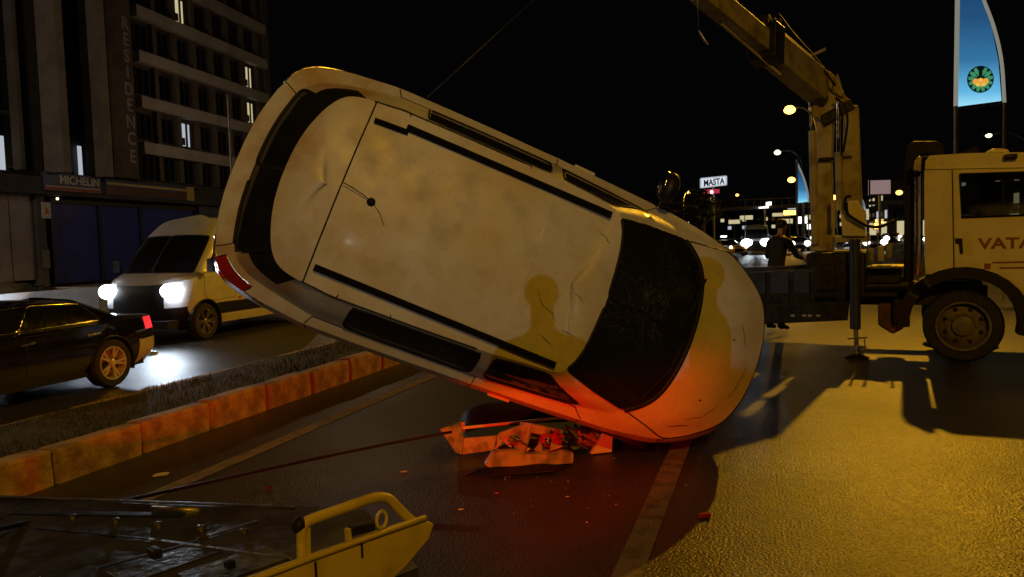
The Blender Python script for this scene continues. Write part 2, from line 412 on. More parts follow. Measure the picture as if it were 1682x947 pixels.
# ---------------------------------------------------------------- car body builder: rings of control points, front centre -> rear centre, mirrored
def catmull(p0, p1, p2, p3, t):
    return .5*((2*p1)+(-p0+p2)*t+(2*p0-5*p1+4*p2-p3)*t*t+(-p0+3*p1-3*p2+p3)*t**3)
def up_cols(ring, n):
    R = np.array(ring, float); f = np.array([1, -1, 1])
    P = np.vstack([R[1]*f, R, R[-2]*f]); out = []
    for i in range(len(R)-1):
        for k in range(n): out.append(catmull(P[i], P[i+1], P[i+2], P[i+3], k/n))
    out.append(R[-1]); return np.array(out)
def up_rows(rows, n):
    P = [2*rows[0]-rows[1]]+list(rows)+[2*rows[-1]-rows[-2]]; out = []
    for i in range(len(rows)-1):
        for k in range(n): out.append(catmull(P[i], P[i+1], P[i+2], P[i+3], k/n))
    out.append(rows[-1]); return out
def ring_car(sections, ncol, nrow, region, mats, parent, deform=None, seal=None, arches=(), snap=None):
    """sections: list of (name, [rings]); region(sec, r, c, p) -> (part name, sided)"""
    acc = {}
    for sec, rings in sections:
        rows = up_rows([up_cols(r, ncol) for r in rings], nrow)
        rows = np.array(rows)
        for side in (1, -1):
            G = rows.copy(); G[:, :, 1] *= side
            if sec == 'low' and arches:
                for ax_, az_, ar_ in arches:
                    dl = ar_*.20
                    for v in G.reshape(-1, 3):
                        if abs(v[1]) > .6:
                            dd = math.hypot(v[0]-ax_, v[2]-az_)
                            if ar_-dl < dd < ar_+dl and dd > 1e-4: v[0] = ax_+(v[0]-ax_)*ar_/dd; v[2] = az_+(v[2]-az_)*ar_/dd
            if snap is not None: snap(sec, G)
            if deform is not None:
                for a in range(G.shape[0]):
                    for b in range(G.shape[1]): G[a, b] = deform(G[a, b])
            for a in range(G.shape[0]-1):
                for b in range(G.shape[1]-1):
                    q = [G[a, b], G[a, b+1], G[a+1, b+1], G[a+1, b]]
                    p = sum(q)/4
                    nm = region(sec, (a+.5)/nrow, (b+.5)/ncol, p)
                    if nm is None: continue
                    nm, sided = nm
                    key = (nm, side if sided else 0)
                    mb, ids = acc.setdefault(key, (MB(), {}))
                    f = []
                    for v in q:
                        k = (round(v[0], 4), round(v[1], 4), round(v[2], 4))
                        if k not in ids: ids[k] = len(mb.v); mb.v.append(tuple(v))
                        if ids[k] not in f: f.append(ids[k])
                    if len(f) > 2:
                        mb.f.append(tuple(f if side > 0 else f[::-1])); mb.m.append(0)
    out = {}
    for ax_, az_, ar_ in arches:
        lowr = up_cols(dict(sections)['low'][1], 4); yw = float(np.interp(-ax_, -lowr[:, 0], lowr[:, 1]))
        for side in (1, -1):
            pa = [(ax_+math.cos(a)*ar_*.985, side*(yw+.002), az_+math.sin(a)*ar_*.985) for a in np.linspace(-.35, math.pi+.35, 20)]
            b = MB().tube(pa, ar_*.05, 6)
            for i in range(19):
                p, q = Vector(pa[i]), Vector(pa[i+1]); iv = Vector((0, -side*.34, 0)); b.add([p, q, q+iv, p+iv], [(0, 1, 2, 3)])
            obj('wheel_arch', b, M_['trim'], parent, smooth='auto', fix=False)
    for (nm, side), (mb, ids) in acc.items():
        o = obj(nm, mb, mats[nm], parent, smooth='auto', fix=False)
        out[(nm, side)] = o
        if seal and nm in seal:
            rad, mt, sname = seal[nm]
            for loop in loops_of(o.data):
                if len(loop) < 8: continue
                pts = [Vector(o.data.vertices[i].co) for i in loop]
                for _ in range(2): pts = [(pts[i-1]+pts[i]*2+pts[(i+1) % len(pts)])/4 for i in range(len(pts))]
                sb = MB().tube(pts, rad, 6, closed=True); obj(sname, sb, mt, o, smooth=True, fix=False)
    return out
def loops_of(me):
    cnt = {}
    for p in me.polygons:
        for e in p.edge_keys: cnt[e] = cnt.get(e, 0)+1
    adj = {}
    for (a, b), n in cnt.items():
        if n == 1: adj.setdefault(a, []).append(b); adj.setdefault(b, []).append(a)
    seen = set(); res = []
    for s in adj:
        if s in seen: continue
        loop = [s]; seen.add(s); cur = s
        while True:
            nx = [q for q in adj[cur] if q not in seen]
            if not nx: break
            cur = nx[0]; seen.add(cur); loop.append(cur)
        res.append(loop)
    return res
def make_wheel(parent, x, y, z, R, wd, side, rim_mat, spokes=5, name='wheel', axis=(0, 1, 0), dish=.02):
    """side +1: outer face toward +axis"""
    ax = Vector(axis)*side; M = Matrix.Translation((x, y, z)) @ ax.to_track_quat('Z', 'Y').to_matrix().to_4x4()
    Rr = R*.68; h = wd/2
    t = MB().lathe([(Rr, -h), (R*.93, -h), (R*.985, -h*.72), (R, -h*.35), (R, h*.35), (R*.985, h*.72), (R*.93, h), (Rr*1.06, h*1.02), (Rr, h*.9)], M, 36, close=False)
    wh = obj(name, t, M_['tyre'], parent, smooth='auto')
    r = MB(); r.lathe([(Rr*1.02, h*.92), (Rr*1.0, h*1.0), (Rr*.93, h*.98), (Rr*.90, h*.6), (Rr*.9, -h*.6), (Rr*.0001, -h*.6)], M, 32, close=False)
    if spokes:
        for k in range(spokes):
            a = 2*math.pi*k/spokes
            for da in (-.17, .17):
                p0 = M @ Vector((Rr*.16*math.cos(a), Rr*.16*math.sin(a), h*.88-dish)); p1 = M @ Vector((Rr*.94*math.cos(a+da), Rr*.94*math.sin(a+da), h*.93))
                r.bar(p0, p1, R*.10, R*.07, R*.075, R*.05, up=ax)
        r.lathe([(Rr*.22, h*.5), (Rr*.22, h*.9), (Rr*.15, h*.97), (.0001, h*.97)], M, 16, close=False)
    if spokes == 0:
        r.lathe([(Rr*.92, -h*.1), (Rr*.80, h*.15), (Rr*.55, h*.35), (Rr*.42, h*.30), (Rr*.40, h*.75), (Rr*.30, h*.85), (.0001, h*.85)], M, 28, close=False)
        for k in range(10):
            a = 2*math.pi*k/10; p0 = M @ Vector((Rr*.49*math.cos(a), Rr*.49*math.sin(a), h*.30)); r.tube([p0, p0+ax*h*.22], R*.035, 6)
    obj('rim', r, rim_mat, wh, smooth='auto')
    if spokes == 0:
        b = MB()
        for k in range(8):
            a = 2*math.pi*(k+.5)/8; p0 = M @ Vector((Rr*.69*math.cos(a), Rr*.69*math.sin(a), h*.26)); b.tube([p0-ax*.004, p0+ax*.006], R*.062, 8)
        obj('hand_hole', b, M_['rubber'], wh)
    return wh

# ---------------------------------------------------------------- wrecked hatchback
RC_ = np.array([[0.84546593, 0.28898462, 0.44908267], [0.38548547, 0.25171857, -0.88771545], [-0.36957856, 0.92364801, 0.10142011]])
TC_ = np.array([-2.09493883, 6.20691686, 1.40107597])
_yw = math.radians(-2.0); _ry = np.array([[math.cos(_yw), -math.sin(_yw), 0], [math.sin(_yw), math.cos(_yw), 0], [0, 0, 1]])
RC_ = RC_ @ _ry
TC_ = TC_ - RC_[:, 1]*0.005
CAR_M = frame(TC_, RC_[:, 0], RC_[:, 1], RC_[:, 2])
def build_wreck():
    root = thing('overturned_hatchback', 'white dust-covered hatchback hanging on its side with its roof facing us', 'car', CAR_M)
    lerp = lambda A, B, t: [tuple(np.array(a)*(1-t)+np.array(b)*t) for a, b in zip(A, B)]
    #        FC            FM1            FM2            A-in            A-out          B-front        B-rear         C-front        C-mid          R-out          RM             RC
    B0 = [(2.00,0,.02),(1.97,.30,.02),(1.86,.54,.02),(1.50,.72,.0),(1.0,.80,-.02),(.05,.82,-.02),(-.10,.82,-.02),(-1.0,.83,-.02),(-1.4,.81,0),(-1.88,.68,.06),(-2.04,.38,.08),(-2.07,0,.08)]
    B1 = [(2.08,0,.16),(2.05,.30,.16),(1.92,.57,.16),(1.53,.78,.14),(1.0,.85,.12),(.05,.875,.12),(-.10,.875,.12),(-1.0,.885,.12),(-1.4,.87,.14),(-1.93,.75,.20),(-2.11,.42,.22),(-2.14,0,.22)]
    B2 = [(2.11,0,.44),(2.08,.30,.44),(1.95,.58,.44),(1.57,.795,.46),(1.0,.88,.50),(.05,.915,.55),(-.10,.92,.55),(-1.0,.935,.58),(-1.42,.925,.58),(-1.97,.80,.56),(-2.13,.44,.55),(-2.16,0,.55)]
    B3 = [(2.03,0,.66),(1.99,.30,.665),(1.85,.55,.68),(1.48,.755,.73),(1.0,.835,.79),(.05,.88,.83),(-.10,.885,.83),(-1.0,.90,.85),(-1.42,.885,.86),(-1.90,.775,.88),(-2.06,.43,.885),(-2.10,0,.885)]
    G1 = [(1.35,0,.92),(1.325,.28,.917),(1.245,.51,.908),(1.07,.665,.895),(.86,.745,.885),(.02,.815,.87),(-.08,.82,.87),(-1.02,.83,.895),(-1.34,.81,.905),(-1.80,.68,.915),(-1.93,.40,.915),(-1.965,0,.915)]
    HM = lerp(B3, G1, .52)
    for i, dz in ((0, .045), (1, .042), (2, .035), (3, .012)): HM[i] = (HM[i][0]+.03, HM[i][1], HM[i][2]+dz)
    G2 = [(.575,0,1.285),(.56,.26,1.28),(.53,.44,1.268),(.48,.545,1.255),(.39,.60,1.245),(.02,.635,1.25),(-.08,.64,1.25),(-.98,.655,1.25),(-1.22,.65,1.25),(-1.50,.565,1.225),(-1.60,.32,1.24),(-1.635,0,1.245)]
    R0 = [(.575,0,1.285),(.56,.26,1.28),(.53,.44,1.268),(.48,.545,1.255),(.39,.60,1.245),(.02,.635,1.25),(-.08,.64,1.25),(-.98,.655,1.25),(-1.25,.648,1.25),(-1.53,.585,1.262),(-1.665,.33,1.278),(-1.705,0,1.285)]
    GM = lerp(G1, G2, .5)
    GM = [(x+(.035 if i < 3 else -.03 if i > 8 else 0), y+(.018 if 3 < i < 9 else .008), z+(.02 if i < 3 else 0)) for i, (x, y, z) in enumerate(GM)]
    def cap(k):
        out = []
        for x, y, z in R0:
            xs = min(.30, max(-1.42, x)); out.append((x+(xs-x)*k, y*(1-k), z+.062*(1-(1-k)**2.2)*(1 if x < .3 else .75)))
        return out
    caps = [R0, cap(.08), cap(.25), cap(.5), cap(.75), cap(1.0)]
    def region(sec, r, c, p):
        x, y, z = p
        if sec == 'low':
            for wx in (1.30, -1.22):
                if (x-wx)**2+(z-.17)**2 < .335**2 and abs(y) > .6: return None
            if r > 1.9 and 8.25 < c < 9.75 and z > .56: return ('tail_lamp', True)
            if r > 2.0 and 1.7 < c < 3.15 and z > .50: return ('headlamp', True)
            if c < 2.9 and r < 2.0: return ('front_bumper', False)
            if c > 9.0 and r < 1.9: return ('rear_bumper', False)
            if c > 9.75: return ('tailgate', False)
            if 4.15 < c < 5.5 and r > .7: return ('front_door', True)
            if 5.5 < c < 7.6 and r > .7: return ('rear_door', True)
            return ('body', False)
        if sec == 'mid':
            if c < 3.0: return ('hood', False)
            if y < 0 and r < 1.25 and 8.55 < c < 9.35: return ('tail_lamp', True)
            if c > 9.5: return ('tailgate', False)
            if 4.15 < c < 5.5: return ('front_door', True)
            if 5.5 < c < 7.6: return ('rear_door', True)
            return ('body', False)
        if sec == 'glass':
            if c < 3.0: return ('windshield', False)
            if c > 9.25: return ('rear_window', False)
            if .12 < r < 1.86:
                if 4.12 < c < 5.0: return ('front_side_window', True)
                if 6.0 < c < 7.0: return ('rear_side_window', True)
            if 8.5 < c and .9 < r: return ('spoiler_corner', True)
            if 8.0 > c > 7.12 and .2 < r < 1.7: return ('quarter_trim', True)
            return ('body', False)
        if sec == 'lip': return ('spoiler', False)
        if sec == 'roof':
            if x < -1.335: return ('spoiler', False)
            return ('roof', False)
    P = M_['paint']
    mats = dict(body=P, hood=P, roof=P, spoiler=P, tailgate=P, front_door=P, rear_door=P, front_bumper=P, rear_bumper=P,
                tail_lamp=M_['redlens'], headlamp=M_['clearlens'], windshield=M_['cracked'], rear_window=M_['glass'],
                front_side_window=M_['glass'], rear_side_window=M_['glass'], spoiler_corner=M_['trim'], quarter_trim=P)
    def deform(p):
        x, y, z = p; q = Vector((x*1.3, y*1.3, z*1.3))
        n = mnoise.noise_vector(q+Vector((3.1, 0, 0)))
        amp = .003
        # crushed roof corner and wing at the front right, where the car rolled
        d = math.hypot(x-.45, y+.55)
        if z > 1.1: amp += .022*math.exp(-(d/.45)**2)
        d2 = math.hypot(x-1.5, (y+.8))
        amp += .03*math.exp(-(d2/.5)**2)
        f = mnoise.noise_vector(q*3.3)
        return p+np.array((n.x, n.y, n.z))*amp+np.array((f.x, f.y, f.z))*amp*.45
    seam = M_['trim']
    def seam_snap(sec, G):
        if sec == 'roof':
            for v in G.reshape(-1, 3):
                if abs(v[0]+1.335) < .028: v[0] = -1.335
    parts = ring_car([('low', [B0, B1, B2, B3]), ('mid', [B3, HM, G1]), ('glass', [G1, GM, G2]), ('lip', [G2, R0]), ('roof', caps)],
                     10, 6, region, mats, root, deform, arches=((1.30, .17, .335), (-1.22, .17, .335)), snap=seam_snap,
                     seal=dict(windshield=(.013, M_['rubber'], 'seal'), rear_window=(.013, M_['rubber'], 'seal'), front_side_window=(.010, M_['rubber'], 'seal'),
                               rear_side_window=(.010, M_['rubber'], 'seal'), hood=(.0055, seam, 'panel_gap'), front_door=(.004, seam, 'panel_gap'), rear_door=(.004, seam, 'panel_gap'),
                               spoiler=(.006, seam, 'panel_gap'), tail_lamp=(.006, M_['chrome'], 'lamp_trim'), tailgate=(.004, seam, 'panel_gap')))
    # lower tail lamp pieces seen at the tail corner
    for s in (1, -1):
        obj('reversing_lens', MB().box((-2.005, .70*s, .50), (.05, .16, .10)), M_['clearlens'], root, bevel=.015)
    roof_z = lambda x, y: 1.25+.062*(1-(abs(y)/.655)**2.2)+.004
    def surf_strip(x0, x1, y0, y1, wd, hgt, n=14):
        b = MB()
        for i in range(n):
            t0, t1 = i/n, (i+1)/n
            a = (x0+(x1-x0)*t0, y0+(y1-y0)*t0); c_ = (x0+(x1-x0)*t1, y0+(y1-y0)*t1)
            b.bar((a[0], a[1], roof_z(*a)+hgt/2-.004), (c_[0], c_[1], roof_z(*c_)+hgt/2-.004), wd, hgt)
        return b
    for s in (1, -1):
        if s > 0:
            obj('roof_rail', surf_strip(-1.30, -1.07, .512, .522, .036, .018, 4), M_['rail'], root)
            obj('roof_rail', surf_strip(-1.09, .40, .552, .535, .042, .028), M_['rail'], root)
        else:
            obj('roof_rail', surf_strip(-1.30, .40, -.525, -.555, .045, .024, 18), M_['rail'], root)
    # aerial: base and a short bent mast
    an = obj('aerial_base', MB().lathe([(.030, 0), (.028, .012), (.018, .026), (.0005, .032)], Matrix.Translation((-1.12, 0, 1.305)), 16), M_['rubber'], root, smooth='auto')
    obj('aerial_mast', MB().tube([(-1.12, 0, 1.33), (-1.18, .02, 1.345), (-1.26, .035, 1.35), (-1.33, .045, 1.352)], .0035, 6), M_['rubber'], an)
    obj('aerial_wire', MB().tube([(-1.11, 0, 1.312), (-1.04, -.05, 1.318), (-.99, -.11, 1.316)], .002, 5), M_['rubber'], an)
    # door mirrors
    for s in (1, -1):
        if s < 0: continue
        mr = obj('door_mirror', MB().ball((.80, .965*s, .965), (.075, .12, .085), 16, 10), M_['trim'], root, smooth=True)
        obj('mirror_arm', MB().bar((.83, .83*s, .90), (.81, .93*s, .94), .07, .04), M_['trim'], mr, bevel=.01)
        obj('mirror_glass', MB().ball((.752, .985*s, .97), (.035, .095, .06), 14, 8), M_['chrome'], mr, smooth=True)
    ct = [Vector(q)+Vector((.005, 0, .004)) for q in up_cols(G1, 6)[:19]]
    ct = [Vector((q.x, -q.y, q.z)) for q in ct[:0:-1]]+ct
    obj('cowl_panel', MB().tube(ct, .021, 8), M_['rubber'], root, smooth=True)
    # wipers, badge, door handles
    for y0, y1 in ((.45, -.12), (-.02, -.55)):
        b = MB().tube([(1.31, y0, .935), (1.27, (y0+y1)/2, .975), (1.12, y1, 1.035)], .009, 6); obj('wiper', b, M_['rubber'], root)
    for s in (1, -1):
        for x in (.12, -.92):
            obj('door_handle', MB().bar((x, .905*s, .735), (x+.17, .90*s, .73), .028, .035), M_['paint'], root, bevel=.008)
    # underside and wheels
    obj('underbody', MB().box((0, 0, .05), (3.9, 1.5, .10)), M_['darkmetal'], root, bevel=.02)
    obj('exhaust', MB().tube([(.8, -.2, -.03), (-1.2, -.25, -.03), (-1.6, -.45, -.02), (-2.02, -.5, .02)], .03, 8), M_['steel'], root)
    for x in (1.30, -1.22):
        obj('axle', MB().tube([(x, -.8, .15), (x, .8, .15)], .035, 8), M_['darkmetal'], root)
        for s in (1, -1):
            make_wheel(root, x, .80*s, .16, .295, .185, s, M_['steel'], 7)
    # dark scrapes in the dented front right of the roof
    for pts in ([(.30,-.28),(.25,-.24),(.17,-.21),(.13,-.16),(.10,-.13)], [(.42,-.10),(.38,-.07),(.30,-.05)], [(.20,-.40),(.29,-.42),(.36,-.45)],
                [(.36,.40),(.42,.38),(.47,.33)], [(.18,-.55),(.26,-.53),(.37,-.57)], [(.44,-.33),(.33,-.31)]):
        P3 = []
        for i in range(len(pts)-1):
            for k in range(4):
                t = k/4; x = pts[i][0]+(pts[i+1][0]-pts[i][0])*t; y = pts[i][1]+(pts[i+1][1]-pts[i][1])*t
                P3.append((x, y, roof_z(x, y)+.0))
        bvh = None
        obj('scrape', scrape_on(parts[('roof', 0)], P3), M_['trim'], root)
    for x, y in ((1.70, .12), (1.60, -.40)):
        o = scrape_on(parts[('hood', 0)], [(x, y, 1.2), (x+.012, y+.004, 1.2), (x+.022, y, 1.2)], .012); obj('chip', o, M_['trim'], root)
    # gouges and folds on the crumpled right wing edge
    for pts in ([(1.55, -.58), (1.70, -.50), (1.80, -.38)], [(1.86, -.30), (1.90, -.18), (1.93, -.02)], [(1.75, .25), (1.84, .12)], [(1.45, -.66), (1.62, -.60)]):
        P3 = [(pts[i][0]+(pts[i+1][0]-pts[i][0])*k/5, pts[i][1]+(pts[i+1][1]-pts[i][1])*k/5, 1.2) for i in range(len(pts)-1) for k in range(6)]
        obj('scrape', scrape_on(parts[('hood', 0)], P3, .006), M_['darkmetal'], root)
    return root, parts
def project_line(o, pts, wd):
    from mathutils.bvhtree import BVHTree
    me = o.data; bvh = BVHTree.FromPolygons([v.co for v in me.vertices], [tuple(p.vertices) for p in me.polygons]); P = []
    for p in pts:
        h = bvh.ray_cast(Vector((p[0], p[1], 2.2)), Vector((0, 0, -1)))
        if h[0] is not None: P.append(h[0])
    return MB().tube(P, wd, 6)
def scrape_on(o, pts, wd=.0042):
    from mathutils.bvhtree import BVHTree
    me = o.data; bvh = BVHTree.FromPolygons([v.co for v in me.vertices], [tuple(p.vertices) for p in me.polygons])
    P = []
    for i, p in enumerate(pts):
        h = bvh.ray_cast(Vector((p[0], p[1], 2.2)), Vector((0, 0, -1)))
        if h[0] is not None: P.append(h[0]+Vector((random.uniform(-1, 1)*.004, random.uniform(-1, 1)*.004, .001)))
    b = MB()
    if len(P) > 1:
        n = len(P); b.tube(P, [wd*(.35+.65*math.sin(math.pi*(i+.4)/n))*random.uniform(.6, 1.1)*.6 for i in range(n)], 5)
    else: b.box((0, 0, 0), (.001, .001, .001))
    return b
def smooth_path(P, n=6):
    P = [Vector(p) for p in P]; Q = [2*P[0]-P[1]]+P+[2*P[-1]-P[-2]]; out = []
    for i in range(len(P)-1):
        for k in range(n): out.append(catmull(*[np.array(q) for q in Q[i:i+4]], k/n))
    out.append(np.array(P[-1])); return [Vector(v) for v in out]
# ================================================================ SETTING
def sheet(name, pts, z, m, sub=None):
    b = MB(); b.add([(x, y, z) for x, y in pts], [tuple(range(len(pts)))]); o = obj(name, b, m); tag(o, kind='structure'); return o
ground = sheet('ground', [(-900, -300), (900, -300), (900, 2500), (-900, 2500)], -.03, M_['pave'])
road = sheet('road', [(-14.5, -60), (9.5, -60), (9.5, 900), (-14.5, 900)], 0.0, M_['asphalt'])
# broken paint strips of the carriageway
def strip_line(name, x0, x1, y0, y1, z=.004):
    o = sheet(name, [(x0, y0), (x1, y0), (x1, y1), (x0, y1)], z, M_['line']); return o
strip_line('edge_line', -4.19, -4.04, -4, 60)
strip_line('lane_line', -.77, -.62, -1.5, 7.6)
strip_line('lane_line', -.77, -.62, 13.5, 20)
strip_line('lane_line', -.77, -.62, 26, 32)
strip_line('far_edge_line', -6.95, -6.83, -4, 60)
# central reservation: soil bed, kerb stones both sides, grass
med = MB()
ny = 60
for i in range(ny+1):
    y = -4+i*64/ny
    for x in np.linspace(-6.42, -5.22, 7):
        med.v.append((x, y, .215+.04*mnoise.noise(Vector((x*2, y*1.3, 0)))))
for i in range(ny):
    for j in range(6): med.f.append((i*7+j, i*7+j+1, i*7+j+8, i*7+j+7)); med.m.append(0)
median = tag(obj('median', med, M_['soil'], smooth=True, fix=False), kind='structure')
kerb_me = []
for v in range(4):
    b = MB().box((0, 0, .125), (.19, .845, .30)); o = obj('kerb_stone', b, M_['concrete'], bevel=.022, seg=2)
    bm = bmesh.new(); bm.from_mesh(o.data); bmesh.ops.subdivide_edges(bm, edges=bm.edges, cuts=3, use_grid_fill=True)
    for q in bm.verts:
        nn = mnoise.noise_vector(q.co*5+Vector((v*7, 0, 0))); q.co += nn*.009
        if random.random() < .06: q.co *= .975
    bm.to_mesh(o.data); bm.free(); kerb_me.append(o)
kerb_joints = []
first = True
for i in range(46):
    y = -1.2+i*.868
    src = kerb_me[i % 4]
    if i < 4: o = src
    else: o = src.copy(); C.objects.link(o)
    o.parent = median; o.location = (-5.135+random.uniform(-.012, .012), y, random.uniform(-.012, .008))
    o.rotation_euler = (random.uniform(-.012, .012), random.uniform(-.02, .02), random.uniform(-.012, .012))
for i in range(34):
    o = kerb_me[i % 4].copy(); C.objects.link(o); o.parent = median
    o.location = (-6.51+random.uniform(-.01, .01), 1.2+i*.868, -.075); o.scale = (.85, 1, .98)
    o.rotation_euler = (0, random.uniform(-.02, .02), random.uniform(-.01, .01))
g = MB(); rg = random.Random(3)
for i in range(15000):
    y = 1.5+32*rg.random()**1.7; x = -6.38+1.1*rg.random()
    if mnoise.noise(Vector((x*1.6, y*1.1, 5))) < -.35: continue
    h = rg.uniform(.03, .085); a = rg.uniform(0, 6.28); wd = rg.uniform(.004, .009)*(1 if y < 10 else 1.8); l = rg.uniform(0, .05)
    z = .20+.04*mnoise.noise(Vector((x*2, y*1.3, 0)))
    dx, dy = math.cos(a)*wd, math.sin(a)*wd
    k = len(g.v); g.v += [(x-dx, y-dy, z), (x+dx, y+dy, z), (x-math.sin(a)*l, y+math.cos(a)*l, z+h)]; g.f.append((k, k+1, k+2)); g.m.append(0)
tag(obj('median_grass', g, M_['grass'], fix=False), kind='stuff')
# far pavement in front of the shops
b = MB().box((-24, 30, .045), (19, 130, .15)); tag(obj('pavement', b, M_['pave'], bevel=.02), kind='structure')
b = MB().box((14.5, 100, .045), (10, 320, .15)); tag(obj('pavement', b, M_['pave'], bevel=.02), kind='structure')

# ================================================================ WRECK
wreck, wparts = build_wreck()

# ================================================================ RECOVERY TRUCK (yellow flatbed, lower left)
az = math.radians(24)
bd = Vector((math.sin(az), math.cos(az), 0)); bn = Vector((-math.cos(az), math.sin(az), 0))
tail = dep(706, 866, 2.75)
BED_M = frame(Vector((tail.x, tail.y, 0)), bd, bn, (0, 0, 1)); BED_I = BED_M.inverted()
flat = thing('recovery_truck', 'yellow recovery flatbed reversed towards the wreck, worn dark deck and round guard rail', 'recovery truck', BED_M)
def bp(px, py, off=0.0):
    return BED_I @ onplane(px, py, tail+bn*off, bn)
poly = [bp(*q) for q in [(300, 1003), (400, 961), (515, 918), (697, 853), (714, 860), (706, 884), (668, 930), (610, 985), (500, 1090), (300, 1170)]]
obj('side_board', MB().prism(poly, (0, .05, 0)), M_['yellow'], flat, bevel=.006)
obj('edge_rail', MB().tube([bp(*q, .0) for q in [(300, 998), (400, 957), (515, 914), (698, 850)]], .011, 8), M_['yellow'], flat, smooth=True)
loop = [bp(*q, .03) for q in [(497, 925), (496, 880), (500, 862), (512, 853), (560, 836), (606, 820), (626, 816), (640, 820), (652, 832), (668, 848), (680, 858)]]
obj('guard_rail', MB().tube(smooth_path(loop), .017, 10), M_['yellow'], flat, smooth=True)
c0 = bp(492, 862, .04)
obj('rail_end_cap', MB().ball(c0, .026, 12, 8), M_['rubber'], flat, smooth=True)
c1 = bp(627, 853, .03)
ring = [c1+Vector((math.cos(a)*.021, 0, math.sin(a)*.028)) for a in np.linspace(0, 2*math.pi, 16, endpoint=False)]
obj('lashing_ring', MB().tube(ring, .006, 8, closed=True), M_['yellow'], flat, smooth=True)
obj('upright', MB().bar(bp(499, 866, .03), bp(499, 924, .03), .034, .03), M_['yellow'], flat, bevel=.004)
obj('upright', MB().bar(bp(571, 868, .05), bp(573, 895, .05), .012, .02), M_['yellow'], flat)
obj('clamp', MB().bar(bp(575, 872, .07), bp(612, 862, .07), .03, .03), M_['darkmetal'], flat, bevel=.004)
for q in ((594, 893), (518, 925)):
    a = bp(q[0], q[1], -.002); obj('weld_seam', MB().box(a-Vector((0, 0, .02)), (.006, .006, .05)), M_['darkmetal'], flat)
zd = BED_I @ tail
DZ = .57
def bq(px, py, z=DZ): return BED_I @ gnd(px, py, z)
deck_pts = [bq(690, 862), bq(600, 838), bq(480, 830), bq(240, 822), bq(-120, 812)]
near = [Vector((-2.2, .04, DZ)), Vector((0.0, .04, DZ))]
deck_poly = [Vector((-.02, .045, DZ))]+deck_pts[1:]+[Vector((-2.3, 2.2, DZ)), Vector((-2.3, .045, DZ))]
obj('deck', MB().prism([(p.x, p.y, p.z-.05) for p in deck_poly], (0, 0, .05)), M_['deck'], flat)
# seams, low ribs and pale strips standing in for reflections on the flat deck
def on_deck(a, b_, wd, h, m, nm='deck_rib', z0=0.0):
    A = bq(*a); B = bq(*b_); A.z = B.z = DZ+h/2+z0+.001
    return obj(nm, MB().bar(A, B, wd, h), m, flat, bevel=.003)
on_deck((0, 817), (485, 834), .02, .008, M_['steel'], 'deck_edge')
on_deck((242, 886), (480, 919), .020, .005, M_['steel'])
on_deck((60, 868), (242, 886), .016, .004, M_['darkmetal'])
on_deck((325, 886), (425, 856), .018, .005, M_['steel'])
on_deck((160, 935), (325, 890), .018, .005, M_['darkmetal'])
on_deck((20, 842), (300, 846), .05, .004, M_['darkmetal'])
for a, b_, wd in (((190, 950), (345, 898), .17), ((310, 956), (455, 906), .19)):
    on_deck(a, b_, wd, .004, M_['deck_sheen'], 'deck_sheen_strip', .0)
for k in range(5):
    p = bq(120+k*70, 850+k*6); obj('deck_bolt', MB().lathe([(.016, 0), (.016, .012), (.0005, .016)], Matrix.Translation((p.x, p.y, DZ)), 8), M_['steel'], flat)
obj('winch_roller', MB().tube([bq(252, 800+35, DZ), bq(330, 838, DZ)], .018, 8), M_['steel'], flat, smooth=True)
obj('hinge_block', MB().box(bq(255, 925)+Vector((0, 0, .04)), (.035, .06, .035)), M_['darkmetal'], flat, bevel=.006)
obj('lashing_point', MB().box(bq(378, 940)+Vector((0, 0, .03)), (.03, .04, .03)), M_['darkmetal'], flat, bevel=.006)
obj('under_frame', MB().bar((-2.2, .5, .42), (-.35, .5, .42), .09, .16).bar((-2.2, 1.3, .42), (-.35, 1.3, .42), .09, .16), M_['darkmetal'], flat)
for yy in (.35, 1.6): make_wheel(flat, -2.6, yy, .38, .38, .22, -1 if yy < 1 else 1, M_['steel'], 0)
# the truck's own red tail lamp, mounted on the tail beam behind the side board
tb = obj('tail_beam', MB().bar((-.42, .06, .40), (-.42, 1.7, .40), .05, .10), M_['yellow'], flat, bevel=.006)
LAMP_P = Vector((-.34, .30, .455))
lamp_light('tail_lamp_light', 'SPOT', LAMP_P+Vector((.05, 0, .03)), 470, (1.0, .022, .002), flat, .025, 86, .35, aim=LAMP_P+Vector((3.0, 3.0, .05)))
obj('lamp_cutoff_bar', MB().bar((-.15, .06, .385), (-.15, 1.7, .385), .03, .126), M_['yellow'], flat, bevel=.004)  # added bar that cuts the tail lamp's light off the near ground
tl = obj('tail_lamp', MB().box(LAMP_P-Vector((0,0,.01)), (.05, .16, .08)), E_['tailbed'], flat, bevel=.012)
# winch cable from the deck to the wreckage
wc = [dep(-60, 882, 2.95), dep(150, 834, 3.9), dep(300, 801, 4.7), dep(500, 757, 5.5), dep(640, 728, 5.9), dep(742, 709, 6.05)]
cable = obj('winch_cable', MB().tube(smooth_path(wc, 5), .011, 6), M_['rubber'], smooth=True)
tag(cable, 'thin dark winch cable stretched from the flatbed deck to the torn door', 'cable')

# ================================================================ DEBRIS
def local_thing(name, label, cat, P, rz=0, group=None): return thing(name, label, cat, loc=P, rz=rz, group=group)
